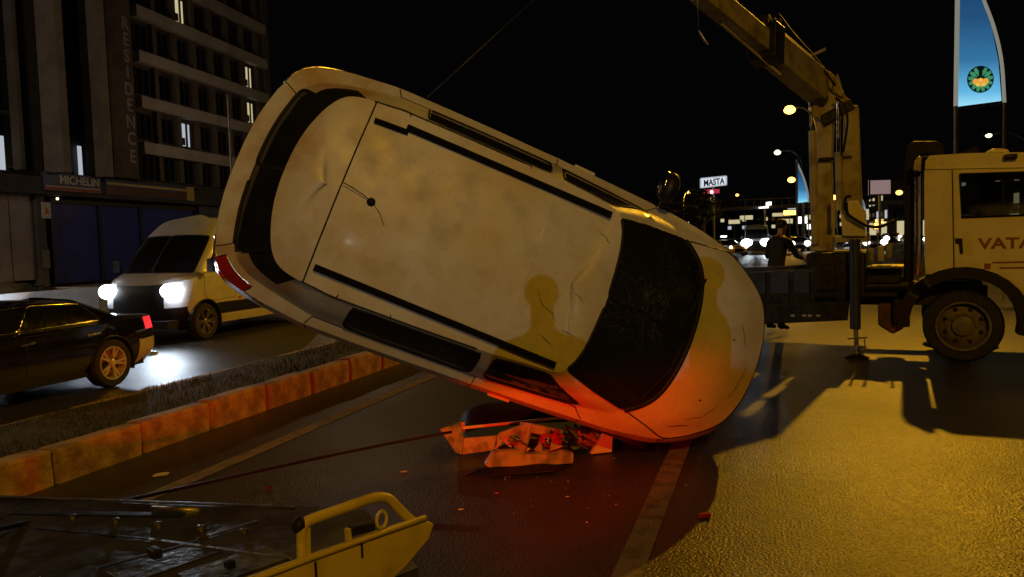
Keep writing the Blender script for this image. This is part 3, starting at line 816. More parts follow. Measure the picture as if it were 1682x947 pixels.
# torn front door lying under the car, black inner panel up
dp = gnd(862, 735); dv = (gnd(1000, 722)-gnd(730, 738)); drz = math.atan2(dv.y, dv.x)
door = local_thing('torn_car_door', 'torn-off white car door lying flat with its black padded inside up', 'car door', Vector((dp.x, dp.y, 0)), drz)
inner = MB()
nu, nv = 24, 9
for i in range(nu+1):
    for j in range(nv+1):
        u = i/nu; v = j/nv
        x = -.52+1.14*u; y = .0+.46*v-.06*u
        z = .135+.235*math.sin(math.pi*min(1, max(0, v*.62+.16)))*(1-(2*u-1)**6)**.5*(.9+.25*u)-.05*(1-v)
        z += .012*mnoise.noise(Vector((u*6, v*4, 2)))
        inner.v.append((x, y, max(.03, z)))
for i in range(nu):
    for j in range(nv): a = i*(nv+1)+j; inner.f.append((a, a+1, a+nv+2, a+nv+1)); inner.m.append(0)
obj('inner_panel', inner, M_['rubber'], door, smooth=True)
obj('trim_strip', MB().bar((-.50, -.025, .20), (.55, -.10, .265), .016, .022), M_['letter_w'], door, bevel=.003)
sk = [(-.69, -.02, .20), (-.52, .05, .24), (-.50, -.06, .13), (.12, -.10, .15), (.12, -.12, .06), (-.52, -.10, .005), (-.57, -.09, .02)]
obj('door_skin', MB().prism([sk[2], sk[3], sk[4], sk[5]], (0, -.02, 0)).prism([sk[0], sk[1], sk[2], sk[5], sk[6]], (0, -.015, 0)), M_['plastic'], door, bevel=.005)
obj('door_edge', MB().bar((-.50, -.06, .115), (.12, -.11, .125), .02, .02).bar((.10, -.1, .10), (.62, -.12, .13), .03, .035), M_['darkmetal'], door)
obj('lock_plate', MB().box((-.50, .03, .20), (.035, .05, .08)), M_['steel'], door, bevel=.004)
# crushed bumper and lamp pieces in front of the door
def shard(name, label, P, pts, off, m, rz=0, cat='debris', tilt=(0, 0)):
    o = obj(name, MB().prism(pts, off), m, bevel=.004); o.location = P; o.rotation_euler = (tilt[0], tilt[1], rz); tag(o, label, cat); return o
bpz = gnd(868, 768)
bump = local_thing('crushed_bumper', 'crushed red-lit bumper with torn lamp lying in front of the black door panel', 'bumper', Vector((bpz.x, bpz.y, 0)), drz+.05)
bump.scale = (1.1, 1.15, 1.4)
obj('bumper_skin', MB().prism([(-.30, 0, .03), (-.24, .0, .10), (-.05, .03, .085), (.0, .03, .06), (.22, .03, .075), (.32, .0, .055), (.31, -.02, .008), (-.05, -.03, .008), (-.22, -.03, .004)], (0, .035, .01)), M_['plastic'], bump, bevel=.006)
obj('bumper_bracket', MB().bar((-.06, .06, .04), (.02, .12, .22), .10, .03).bar((.04, .08, .20), (.26, .10, .15), .05, .05).bar((-.18, .10, .16), (.02, .12, .20), .03, .04), M_['plastic'], bump, bevel=.006)
obj('bumper_core', MB().bar((-.2, .10, .05), (.3, .12, .06), .09, .07), M_['darkmetal'], bump, bevel=.01)
def crumple(b, amp, fr, seed):
    b.v = [tuple(Vector(v)+mnoise.noise_vector(Vector(v)*fr+Vector((seed, 0, 0)))*amp) for v in b.v]; return b
lm = obj('broken_lamp', crumple(MB().ball((.17, .05, .13), (.09, .04, .045), 12, 8), .045, 14, 3), M_['redlens'], bump)
obj('lamp_reflector', MB().ball((.15, .03, .13), (.03, .02, .03), 8, 6), M_['chrome'], lm, smooth=True)
sr = random.Random(21)
for k in range(16):
    c_ = Vector((sr.uniform(-.32, .42), sr.uniform(-.02, .16), sr.uniform(.03, .20))); e_ = [Vector((sr.uniform(-1, 1), sr.uniform(-.4, .4), sr.uniform(-.7, .7)))*sr.uniform(.03, .10) for _ in range(4)]
    obj('torn_piece', MB().prism([c_+e_[0], c_+e_[1], c_-e_[0]*.8, c_+e_[2]*.9], (.004, .008, .004)), M_[('plastic', 'paint', 'trim', 'plastic', 'redlens')[k % 5]], bump)
for k in range(12):
    a = Vector((random.uniform(-.15, .35), random.uniform(.02, .12), random.uniform(.06, .2))); obj('wire', MB().tube([a, a+Vector((.05, -.02, -.02)), a+Vector((.12, random.uniform(-.05, .05), -.05))], .004, 5), M_['rubber'], bump)
q = gnd(990, 747)
shard('wing_fragment', 'orange-lit triangular wing piece standing under the car front', Vector((q.x, q.y+.02, 0)), [(-.10, 0, .01), (.02, 0, .17), (.09, 0, .20), (.075, 0, .01)], (0, .05, 0), M_['paint'], drz+.15)
q = gnd(955, 745)
o = obj('torn_headlamp_housing', crumple(MB().ball((0, 0, .10), (.12, .08, .085), 14, 9), .07, 11, 8), M_['plastic']); o.location = (q.x, q.y+.1, 0); tag(o, 'dark torn lamp housing lying between bumper and orange wing piece', 'debris')
q = gnd(790, 783)
shard('black_plastic_sheet', 'thin black plastic sheet flat on the road before the bumper', Vector((q.x, q.y, .006)), [(-.12, 0, 0), (.1, -.06, .01), (.55, -.05, .012), (.68, .05, .01), (.40, .17, .016), (.0, .1, .02)], (0, 0, .01), M_['rubber'], drz)
for (px, py, s, m, lab) in ((1157, 851, .045, 'redlens', 'bright red broken lens piece on the road right of the lane line'), (444, 803, .025, 'redlens', 'small red shard on the road beyond the flatbed guard rail'),
                            (816, 812, .018, 'redlens', 'tiny red shard on the road in front of the crushed bumper'), (663, 776, .028, 'clearlens', 'pale glass splinter lying left of the crushed bumper'),
                            (264, 782, .06, 'letter_w', 'long pale splinter lying by the edge line near the kerb'), (757, 838, .02, 'clearlens', 'small clear splinter on the dark road right of the guard rail'),
                            (932, 817, .015, 'clearlens', 'tiny clear crumb of glass below the wrecked car'), (1033, 742, .016, 'chrome', 'small shiny crumb of metal under the car front')):
    q = gnd(px, py)
    pts = [(-s, -s*.35, 0), (s*.7, -s*.5, .0), (s, s*.2, 0), (s*.1, s*.55, 0), (-s*.8, s*.3, 0)]
    shard('lens_shard' if m == 'redlens' else 'splinter', lab, Vector((q.x, q.y, .006)), pts, (s*.1, 0, s*(.55 if m == 'redlens' else .25)), M_[m], .5 if s != .06 else .75)

# crumbs of safety glass strewn under the wreck
gc = MB(); gr = random.Random(9)
for i in range(60):
    px_ = gr.gauss(900, 150); py_ = gr.uniform(722, 860) if px_ < 1120 else gr.uniform(730, 800)
    q = gnd(px_, py_); s_ = gr.uniform(.002, .006)
    gc.box((q.x, q.y, .005+s_*.4), (s_*1.5, s_, s_*.8), Matrix.Rotation(gr.uniform(0, 3), 3, 'Z'))
tag(obj('glass_crumbs', gc, M_['clearlens'], fix=False), kind='stuff')

# ================================================================ CRANE TRUCK
th = Matrix.Rotation(math.radians(-27), 3, 'Z') @ Vector((CR[0], CR[1], 0)).normalized(); tf = Vector((-th.y, th.x, 0))
t0 = gnd(1582, 595); TR_M = frame(Vector((t0.x, t0.y, 0)), th, tf, (0, 0, 1)); TR_I = TR_M.inverted()
def tp(px, py, off=0.0): return TR_I @ onplane(px, py, Vector((t0.x, t0.y, 0))+tf*off, tf)
crane = thing('crane_truck', 'pale crane lorry standing across the road, its knuckle boom reaching over the wreck', 'crane truck', TR_M)
def tpoly(pts, off): return [tp(x, y, off) for x, y in pts]
W = 2.25
WQ = [(1577, 286), (1731, 281), (1734, 351), (1580, 357)]
CABO = [(1520, 450), (1518, 300), (1520, 264), (1527, 255), (1600, 251), (1720, 249), (1760, 300), (1772, 400), (1772, 488), (1668, 490), (1655, 472), (1632, 456), (1610, 450)]
side = MB(); th_ = (0, .07, 0)
for pg in ([(1520, 450), (1518, 300), (1520, 264), (1527, 255), (1577, 252), WQ[0], WQ[3], (1580, 450)], [(1577, 252), (1600, 251), (1720, 249), (1731, 262), WQ[1], WQ[0]],
           [(1731, 262), (1760, 300), (1772, 400), (1772, 488), (1734, 488), WQ[2], WQ[1]], [WQ[3], WQ[2], (1734, 488), (1668, 490), (1655, 472), (1632, 456), (1610, 450), (1580, 450)]):
    side.prism(tpoly(pg, .05), th_)
cab = obj('cab', side, M_['cabpaint'], crane)
def wall_quad(a, b_, y0, y1, t): return MB().prism([Vector((a.x, y0, a.z)), Vector((b_.x, y0, b_.z)), Vector((b_.x, y1, b_.z)), Vector((a.x, y1, a.z))], t)
co = tpoly(CABO, .05)
obj('rear_wall', MB().prism([Vector((co[0].x+.005, .121, co[0].z)), Vector((co[0].x+.005, W-.05, co[0].z)), Vector((co[2].x+.005, W-.05, co[2].z)), Vector((co[2].x+.005, .121, co[2].z))], (.05, 0, 0)), M_['cabpaint'], crane)
obj('roof', MB().prism([Vector((co[2].x+.01, .121, co[2].z-.01)), Vector((co[3].x, .121, co[3].z-.004)), Vector((co[5].x, .121, co[5].z-.004)), Vector((co[6].x, .121, co[6].z)), Vector((co[6].x-.08, .121, co[6].z-.03)), Vector((co[5].x, .121, co[5].z-.06)), Vector((co[3].x, .121, co[3].z-.06)), Vector((co[2].x+.06, .121, co[2].z-.05))], (0, W-.17, 0)), M_['cabpaint'], crane, bevel=.01)
wz0, wz1 = tp(1580, 357, .05).z, tp(1577, 286, .05).z; wx0, wx1 = tp(1577, 300, .05).x, tp(1731, 300, .05).x; xr0, xr1, zb_ = co[0].x+.06, co[7].x, co[0].z
obj('far_wall', MB().box(((xr0+xr1)/2, W-.09, (zb_+wz0)/2), (xr1-xr0, .06, wz0-zb_)).box(((xr0+wx0)/2, W-.09, (wz0+wz1)/2), (wx0-xr0, .06, wz1-wz0)).box(((xr0+xr1)/2, W-.09, wz1+.08), (xr1-xr0, .06, .16)), M_['cabpaint'], crane)
obj('cab_floor', MB().box(((xr0+xr1)/2, W/2, zb_-.04), (xr1-xr0+.1, W-.2, .10)), M_['darkmetal'], crane)
obj('dashboard', MB().box((xr1-.2, W/2, wz0-.15), (.3, W-.3, .35)), M_['trim'], crane, bevel=.05)
for yy in (.55, 1.65):
    st_ = obj('seat', MB().box((wx0+.42, yy, wz0+.05), (.16, .48, .75), Matrix.Rotation(-.12, 3, 'Y')).box((wx0+.62, yy, wz0-.35), (.5, .5, .16)), M_['seat'], crane, bevel=.05)
    obj('headrest', MB().box((wx0+.36, yy, wz0+.52), (.10, .28, .20)), M_['seat'], st_, bevel=.04)
obj('curtain', MB().box((wx1-.30, W-.18, wz0+.28), (.07, .03, .62)).box((wx1-.12, W-.18, wz0+.28), (.06, .03, .62)), M_['letter_w'], crane, bevel=.01)
obj('steering_wheel', MB().tube([Vector((wx1-.12+math.cos(a)*.08, .55+math.cos(a)*0+math.sin(a)*.21, wz0+.02+math.cos(a)*.20)) for a in np.linspace(0, 2*math.pi, 20, endpoint=False)], .016, 6, closed=True), M_['trim'], crane, smooth=True)
obj('roof_gutter', MB().bar(tp(1520, 277, .04), tp(1740, 273, .04), .03, .012), M_['cabpaint'], cab)
door_m = MB()
for pg in ([(1566, 281), (1577, 280.6), WQ[0], WQ[3], (1580, 445), (1569, 445)], [(1577, 280.6), (1742, 276), WQ[1], WQ[0]], [(1742, 276), (1752, 400), (1752, 478), (1734, 478), WQ[2], WQ[1]], [WQ[3], WQ[2], (1734, 478), (1668, 480), (1652, 464), (1630, 451), (1608, 446), (1580, 445)]):
    door_m.prism(tpoly(pg, .038), (0, .02, 0))
dr = obj('door', door_m, M_['cabpaint'], crane)
wl = tpoly(WQ, .036); obj('window_seal', MB().tube(smooth_path(wl+[wl[0]], 1), .016, 6), M_['rubber'], dr)
obj('window', MB().prism(tpoly(WQ, .058), (0, .008, 0)), M_['cabglass'], dr)
hd = obj('handle', MB().prism(tpoly([(1569, 391), (1581, 391), (1582, 416), (1577, 417), (1575, 401), (1569, 399)], .02), (0, .03, 0)), M_['trim'], dr, bevel=.004)
Mt = frame(tp(1652, 400, .039), (1, 0, 0), (0, 0, 1), (0, -1, 0))
text_obj('lettering', 'VATA', .185, M_['redtext'], crane, Mt, .002, width=.60, bold=.006)
for x0_, x1_, y_ in ((1630, 1690, 431), (1642, 1700, 440)):
    obj('faded_stripe', MB().bar(tp(x0_, y_, .034), tp(x1_, y_-1.2, .034), .004, .02), M_['redtext'], crane)
obj('faded_square', MB().box(tp(1622, 437, .034), (.07, .004, .07)), M_['redtext'], crane)
obj('panel_gap', MB().bar(tp(1564, 279, .048), tp(1567, 447, .048), .012, .006), M_['rubber'], crane)
obj('marker_lamp', MB().prism(tpoly([(1500, 280), (1502, 264), (1508, 256), (1514, 256), (1513, 279)], .02), (0, .16, 0)), M_['yellow'], crane, bevel=.015)
bc = obj('roof_beacon', MB().prism(tpoly([(1617, 251), (1632, 243), (1655, 244), (1660, 251)], .5), (0, .7, 0)), M_['cabpaint'], crane, bevel=.02)
obj('mirror_arm', MB().box(tp(1660, 257, .0), (.14, .08, .07)), M_['trim'], crane, bevel=.02)
for s, y in ((-1, .14), (1, W-.14)):
    wc_ = tp(1582, 540, 0); make_wheel(crane, 0, y, .455, .455, .26, s, M_['hubgrey'], 0)
    make_wheel(crane, -3.45, y+(.12 if s < 0 else -.12), .505, .505, .45, s, M_['hubgrey'], 0)
fend = MB(); ar = []
for a in np.linspace(-.25, math.pi+.12, 17): ar.append((math.cos(a), math.sin(a)))
inner_ = [Vector((c*.60, .03, .50+s*.56)) for c, s in ar]; outer_ = [Vector((c*.74, .03, .50+s*.70)) for c, s in ar]
for i in range(len(ar)-1): fend.prism([inner_[i], inner_[i+1], outer_[i+1], outer_[i]], (0, .36, 0))
obj('mudguard', fend, M_['trim'], crane, smooth='auto')
obj('step', MB().box((-.75, .2, .62), (.1, .3, .35)), M_['trim'], crane, bevel=.02)
# air intake stack and chrome pipe behind the cab
obj('intake_stack', MB().prism(tpoly([(1484, 470), (1486, 262), (1490, 240), (1500, 231), (1540, 231), (1552, 240), (1550, 256), (1518, 254), (1503, 262), (1500, 470)], .5), (0, .4, 0)), M_['rubber'], crane, bevel=.03)
obj('exhaust_pipe', MB().tube([tp(1508, 450, .3), tp(1508, 290, .3)], .045, 12), M_['chrome'], crane, smooth='auto')
obj('grab_rail', MB().tube([tp(1514, 440, .06), tp(1514, 285, .06)], .014, 8), M_['chrome'], crane, smooth='auto')
# chassis, rear body, side guard
obj('chassis', MB().box((-2.0, .65, .80), (4.6, .18, .26)).box((-2.0, 1.6, .80), (4.6, .18, .26)).box((-4.0, 1.12, .8), (.2, 1.2, .22)), M_['darkmetal'], crane, bevel=.01)
obj('side_guard', MB().prism(tpoly([(1230, 498), (1395, 494), (1392, 526), (1300, 530), (1230, 533)], .06), (0, .10, 0)), M_['darkmetal'], crane, bevel=.008)
bdx = obj('load_bed', MB().prism(tpoly([(1120, 486), (1338, 480), (1340, 496), (1120, 502)], .08), (0, W-.2, 0)), M_['darkmetal'], crane, bevel=.008)
obj('side_board', MB().prism(tpoly([(1120, 452), (1256, 446), (1338, 440), (1340, 484), (1120, 490)], .10), (0, .05, 0)), M_['bluepaint'], bdx, bevel=.008)
obj('side_board', MB().prism([v+Vector((0, W-.30, 0)) for v in tpoly([(1120, 452), (1256, 446), (1338, 440), (1340, 484), (1120, 490)], .10)], (0, .05, 0)), M_['bluepaint'], bdx, bevel=.008)
for px in (1150, 1200, 1262, 1300, 1334): obj('stake', MB().bar(tp(px, 446, .06), tp(px+1, 496, .06), .05, .05), M_['darkmetal'], bdx)
for px in (1302, 1321, 1330, 1344): obj('side_reflector', MB().box(tp(px, 518, .05), (.05, .02, .03)), M_['clearlens'], crane, bevel=.004)
obj('fuel_tank', MB().prism(tpoly([(1442, 498), (1492, 496), (1484, 540), (1466, 549), (1442, 534)], .15), (0, .5, 0)), M_['brown'], crane, bevel=.03)
obj('air_tank', MB().tube([tp(1420, 470, .4), tp(1492, 468, .4)], .11, 12), M_['darkmetal'], crane, smooth='auto')
obj('crane_control_box', MB().box(tp(1352, 455, .3), (.34, .3, .36)), M_['darkmetal'], crane, bevel=.02)
obj('spare_hose_reel', MB().tube([tp(1385, 470, .2), tp(1385, 470, .45)], .2, 14), M_['rubber'], crane, smooth='auto')
obj('spreader_plate', MB().box(tp(1440, 482, .2), (.5, .3, .05)), M_['darkmetal'], crane)
obj('toolbox', MB().box(tp(1452, 450, .5), (.42, .5, .22)), M_['darkmetal'], crane, bevel=.015)
obj('platform_plate', MB().box(tp(1458, 437, .3), (.40, .6, .03)), M_['steel'], crane, bevel=.005)
for px in (1424, 1440, 1472): obj('control_lever', MB().tube([tp(px, 432, .25), tp(px+2, 385, .22)], .012, 6).ball(tp(px+2, 384, .22), .022, 8, 6), M_['steel'], crane)
for i, px in enumerate((1430, 1447, 1460)):
    obj('valve_block', MB().box(tp(px, 420-4*i, .35), (.08, .12, .2)), M_['steel' if i != 1 else 'cream'], crane, bevel=.01)
# crane pedestal and stabiliser
cy = 1.15
obj('crane_base', MB().box(tp(1382, 447, cy), (.75, 1.9, .62)), M_['darkmetal'], crane, bevel=.03)
obj('crane_base_flange', MB().box(tp(1400, 392, cy), (.46, .5, .10)), M_['cream'], crane, bevel=.02)
obj('outrigger_beam', MB().bar((tp(1404, 425, .05)).to_tuple(), (tp(1404, 425, W)).to_tuple(), .16, .18), M_['darkmetal'], crane, bevel=.015)
sl = obj('stabiliser_leg', MB().tube([tp(1404, 392, .02), tp(1405, 540, .02)], .068, 14), M_['bluepaint'], crane, smooth='auto')
rz_ = tp(1408, 612, .02); rz_.z = .05
obj('stabiliser_rod', MB().tube([tp(1405, 530, .02), rz_], .030, 10), M_['chrome'], sl, smooth='auto')
obj('stabiliser_foot', MB().lathe([(.15, 0), (.15, .02), (.05, .06), (.0005, .06)], Matrix.Translation((rz_.x, rz_.y, 0)), 16), M_['darkmetal'], sl, smooth='auto')
obj('stabiliser_handle', MB().bar(tp(1392, 556, 0), tp(1425, 554, 0), .02, .02).bar(tp(1412, 575, 0), tp(1428, 573, 0), .02, .02).bar(tp(1420, 554, 0), tp(1421, 574, 0), .015, .015), M_['steel'], sl)
# crane column, cylinders and folded knuckle
obj('crane_column', MB().bar(tp(1352, 412, cy), tp(1352, 262, cy), .30, .40, .24, .32, up=(0, 1, 0)), M_['cream'], crane, bevel=.02)
obj('column_head', MB().bar(tp(1355, 268, cy), tp(1356, 196, cy), .20, .30, .22, .30, up=(0, 1, 0)), M_['cream'], crane, bevel=.02)
obj('lift_cylinder', MB().tube([tp(1339, 400, cy-.25), tp(1334, 215, cy-.25)], .055, 12), M_['cream'], crane, smooth='auto')
obj('lift_rod', MB().tube([tp(1334, 225, cy-.25), tp(1331, 165, cy-.25)], .028, 10), M_['chrome'], crane, smooth='auto')
k2 = obj('knuckle_arm', MB().bar(tp(1401, 388, cy-.1), tp(1398, 175, cy-.1), .27, .34, .19, .26, up=(0, 1, 0)), M_['cream'], crane, bevel=.02)
obj('knuckle_foot', MB().prism(tpoly([(1384, 388), (1378, 330), (1410, 328), (1420, 350), (1421, 388)], cy-.34), (0, .5, 0)), M_['cabpaint'], k2, bevel=.02)
obj('knuckle_cylinder', MB().tube([tp(1379, 345, cy-.3), tp(1377, 250, cy-.3)], .05, 12), M_['cream'], crane, smooth='auto')
obj('knuckle_rod', MB().tube([tp(1377, 255, cy-.3), tp(1377, 165, cy-.3)], .03, 10), M_['chrome'], crane, smooth='auto')
obj('yellow_rod', MB().tube([tp(1369, 328, cy-.42), tp(1369, 374, cy-.42)], .034, 10), M_['yellow'], crane, smooth='auto')
obj('column_link', MB().bar(tp(1352, 200, cy-.1), tp(1402, 172, cy-.1), .16, .30, up=(0, 1, 0)), M_['darkmetal'], crane, bevel=.015)
obj('hose_bracket', MB().bar(tp(1345, 262, cy-.2), tp(1400, 258, cy-.2), .05, .1, up=(0, 1, 0)), M_['darkmetal'], crane, bevel=.01)
obj('elbow_plate', MB().prism(tpoly([(1330, 160), (1338, 128), (1362, 116), (1376, 128), (1384, 150), (1400, 170), (1372, 180), (1348, 196), (1334, 190)], cy-.24), (0, .42, 0)), M_['cream'], crane, bevel=.015)
obj('elbow_pin', MB().tube([tp(1352, 162, cy-.36), tp(1352, 162, cy+.3)], .07, 14), M_['darkmetal'], crane, smooth='auto')
obj('elbow_lug', MB().prism(tpoly([(1366, 150), (1370, 128), (1376, 120), (1382, 140), (1384, 160)], cy-.3), (0, .1, 0)), M_['steel'], crane, bevel=.008)
TIP = TR_I @ dep(1015, -128, 7.0)
b0 = tp(1352, 150, cy); bdir = (TIP-b0)
upv = Vector((0, 0, 1))
p1 = b0+bdir*.40; p2 = b0+bdir*.36
boom = obj('boom', MB().bar(b0, p1, .30, .42, .28, .36), M_['cream'], crane, bevel=.02)
obj('boom_collar', MB().bar(p2, b0+bdir*.415, .36, .46, .36, .44), M_['darkmetal'], boom, bevel=.015)
obj('inner_boom', MB().bar(b0+bdir*.38, b0+bdir*.72, .20, .26, .18, .24), M_['cream'], boom, bevel=.012)
obj('boom_tip', MB().bar(b0+bdir*.68, TIP, .13, .17, .12, .15), M_['cream'], boom, bevel=.01)
dn = bdir.normalized(); sdv = dn.cross(upv).normalized(); uv = sdv.cross(dn)
obj('extension_cylinder', MB().tube([b0+bdir*.02+uv*.30, b0+bdir*.36+uv*.27], .05, 12), M_['cream'], boom, smooth='auto')
obj('extension_rod', MB().tube([b0+bdir*.30-uv*.22, b0+bdir*.62-uv*.17], .022, 10), M_['chrome'], boom, smooth='auto')
obj('boom_bracket', MB().bar(b0+bdir*.33+uv*.1, b0+bdir*.33+uv*.42, .1, .08).bar(b0+bdir*.40+uv*.1, b0+bdir*.40+uv*.34, .1, .08), M_['darkmetal'], boom, bevel=.01)
hz = lambda px, py, o=.0: tp(px, py, cy-.45+o)
for pts, r_ in (([(1272, 30), (1290, 62), (1312, 88), (1330, 91), (1356, 80)], .018), ([(1262, 25), (1282, 66), (1308, 98), (1336, 104), (1352, 128)], .020), ([(1278, 22), (1306, 58), (1340, 96), (1372, 140)], .016),
                ([(1388, 345), (1389, 325), (1398, 322)], .02), ([(1390, 332), (1392, 350), (1404, 360), (1424, 370), (1445, 372), (1470, 362)], .022), ([(1372, 160), (1386, 172), (1392, 200), (1385, 250)], .016)):
    obj('hydraulic_hose', MB().tube(smooth_path([hz(*p) for p in pts]), r_, 8), M_['rubber'] if r_ != .018 else M_['letter_w'], crane, smooth=True)
# lifting rope from the boom tip down to the upper side of the car
rope = obj('lifting_rope', MB().tube([TR_M @ TIP, dep(702, 160, 5.75)], .007, 6), M_['darkmetal'], smooth=True); tag(rope, 'thin lifting rope running up from the top side of the wreck', 'rope')
# a hook end hanging from the boom, seen against the sky
hk = obj('hanging_hook', MB().tube(smooth_path([dep(1148, 50, 8.2), dep(1153, 58, 8.2), dep(1158, 66, 8.2), dep(1164, 74, 8.2)], 4), .014, 8).tube([dep(1143, -60, 8.2), dep(1148, 52, 8.2)], .004, 5), M_['steel'], smooth=True)
tag(hk, 'small steel hook hanging in the sky left of the crane boom', 'hook')
# ================================================================ PEOPLE
def build_person(label, loc, rz, arms, legs_spread=.11, lean=0.0, twist=0.0, height=1.78, head_turn=(0, 0), group=None):
    """arms: dict side -> (elbow, wrist) in body space (x right, y forward)"""
    k = height/1.78
    root = thing('person', label, 'person', loc=loc, rz=rz, group=group)
    V = []; Eg = []; R = []; Mt = []
    def v(p, r, m):
        V.append(Vector(p)*k); R.append((r[0]*k, r[1]*k) if isinstance(r, tuple) else (r*k, r*k)); Mt.append(m); return len(V)-1
    def e(a, b): Eg.append((a, b))
    ly = lambda z: lean*max(0, z-.95)
    pel = v((0, 0, .96), (.155, .115), 1)
    wai = v((0, ly(1.10), 1.10), (.15, .11), 0); e(pel, wai)
    che = v((0, ly(1.30), 1.30), (.17, .125), 0); e(wai, che)
    sh = v((0, ly(1.44), 1.44), (.13, .09), 0); e(che, sh)
    nk = v((0, ly(1.52)+.01, 1.525), .056, 2); e(sh, nk)
    hx, hy = head_turn
    jaw = v((hx*.4, ly(1.58)+.025+hy*.4, 1.595), (.062, .072), 2); e(nk, jaw)
    hd = v((hx*.8, ly(1.66)+.018+hy*.8, 1.675), (.076, .092), 2); e(jaw, hd)
    tp_ = v((hx, ly(1.74)+.01+hy, 1.745), (.055, .07), 2); e(hd, tp_)
    no = v((hx*.7, ly(1.63)+.115+hy, 1.645), .014, 2); e(hd, no)
    for s in (-1, 1):
        a = v((.19*s, ly(1.42), 1.425), .066, 0); e(sh, a)
        el, wr = arms[s]
        up = v(((.19*s+el[0])/2, (ly(1.42)+el[1])/2, (1.425+el[2])/2), .056, 0); e(a, up)
        b_ = v(el, .046, 0); e(up, b_)
        mid = v(tuple((np.array(el)*.5+np.array(wr)*.5)), .042, 0); e(b_, mid)
        c_ = v(wr, .029, 2); e(mid, c_)
        d = (Vector(wr)-Vector(el)).normalized()
        sdv = d.cross(Vector((0, 0, 1))); sdv = sdv.normalized() if sdv.length > .2 else Vector((0, 1, 0))
        nn = sdv.cross(d)
        palm = v(Vector(wr)+d*.075, (.036, .022), 2); e(c_, palm)
        for f, ln in ((-.028, .062), (-.010, .076), (.009, .072), (.026, .055)):
            q0 = v(Vector(wr)+d*.105+sdv*f, .0095, 2); e(palm, q0)
            q1 = v(Vector(wr)+d*(.105+ln*.55)+sdv*f*1.1-nn*.012, .009, 2); e(q0, q1)
            q2 = v(Vector(wr)+d*(.105+ln*.9)+sdv*f*1.1-nn*.036, .008, 2); e(q1, q2)
        t0_ = v(Vector(wr)+d*.05-sdv*.042, .011, 2); e(c_, t0_)
        t1_ = v(Vector(wr)+d*.09-sdv*.058-nn*.015, .0095, 2); e(t0_, t1_)
        hp = v((.095*s, 0, .88), .092, 1); e(pel, hp)
        kn = v((legs_spread*s, .02, .50), .062, 1); e(hp, kn)
        cf = v((legs_spread*s*1.05, -.01, .32), .056, 1); e(kn, cf)
        an = v((legs_spread*s*1.1, -.01, .085), .042, 3); e(cf, an)
        he = v((legs_spread*s*1.1, -.05, .045), .042, 3); e(an, he)
        to = v((legs_spread*s*1.25, .15, .035), (.045, .034), 3); e(an, to)
    me = bpy.data.meshes.new('body'); me.from_pydata([tuple(q) for q in V], Eg, [])
    o = bpy.data.objects.new('body', me); C.objects.link(o)
    sm = o.modifiers.new('skin', 'SKIN'); sm.use_smooth_shade = True
    for i, (rx, ry) in enumerate(R):
        sv = me.skin_vertices[0].data[i]; sv.radius = (rx, ry); sv.use_root = (i == 0)
    ss = o.modifiers.new('sub', 'SUBSURF'); ss.levels = 1; ss.render_levels = 1
    bpy.context.view_layer.update()
    m2 = bpy.data.meshes.new_from_object(o.evaluated_get(bpy.context.evaluated_depsgraph_get()))
    bpy.data.objects.remove(o)
    b = bpy.data.objects.new('body', m2); C.objects.link(b); b.parent = root
    m2.materials.clear()
    for mm in ('jacket', 'trousers', 'skin', 'rubber'): m2.materials.append(M_[mm])
    Va = np.array([tuple(q) for q in V])
    for p in m2.polygons:
        i = int(np.argmin(((Va-np.array(p.center))**2).sum(1))); p.material_index = Mt[i]; p.use_smooth = True
    hb = MB().ball(V[hd]+Vector((0, -.014, .028))*k, (.083*k, .096*k, .088*k), 14, 9)
    hb.v = [(x, y, z) if z > V[hd].z-.01*k or y < V[hd].y-.02 else (x, y-.02, V[hd].z-.01*k) for x, y, z in hb.v]
    obj('hair', hb, M_['hair'], root, smooth=True)
    return root
hang = {s: ((.25*s, -.02, 1.13), (.26*s, .06, .88)) for s in (-1, 1)}
pc = dep(1272, 380, 13.7)
build_person('dark silhouetted person in a jacket working behind the crane truck bed', (pc.x, pc.y, 0), math.atan2(-pc.y, -pc.x)-math.pi/2+2.4,
             {1: ((.29, .16, 1.20), (.20, .42, 1.14)), -1: ((-.27, .12, 1.16), (-.12, .40, 1.20))}, lean=.22, height=1.93)
# the two onlookers behind the camera whose shadows fall on the car; the first one holds up the phone that takes the picture
FLOOD = Vector((7.25, -24.2, 4.05))
def on_shadow(px, py, d, back):
    S = dep(px, py, d); u = (FLOOD-S).normalized(); return S+u*back
def bystander(label, px, py, d, back, arms, h=None, rz=None):
    hp = on_shadow(px, py, d, back)
    return build_person(label, (hp.x, hp.y, 0), math.radians(18) if rz is None else rz, arms, height=hp.z/.945)
phone_arms = {1: ((.27, .02, 1.20), (.16, .20, 1.34)), -1: ((-.27, .02, 1.20), (-.16, .20, 1.34))}
bystander('onlooker in a dark jacket behind the camera, both hands raised', 890, 488, 5.25, 6.3, phone_arms)
bystander('onlooker in a dark jacket with hanging arms, standing near the lane line', 1160, 458, 5.95, 7.2, hang, rz=math.radians(95))

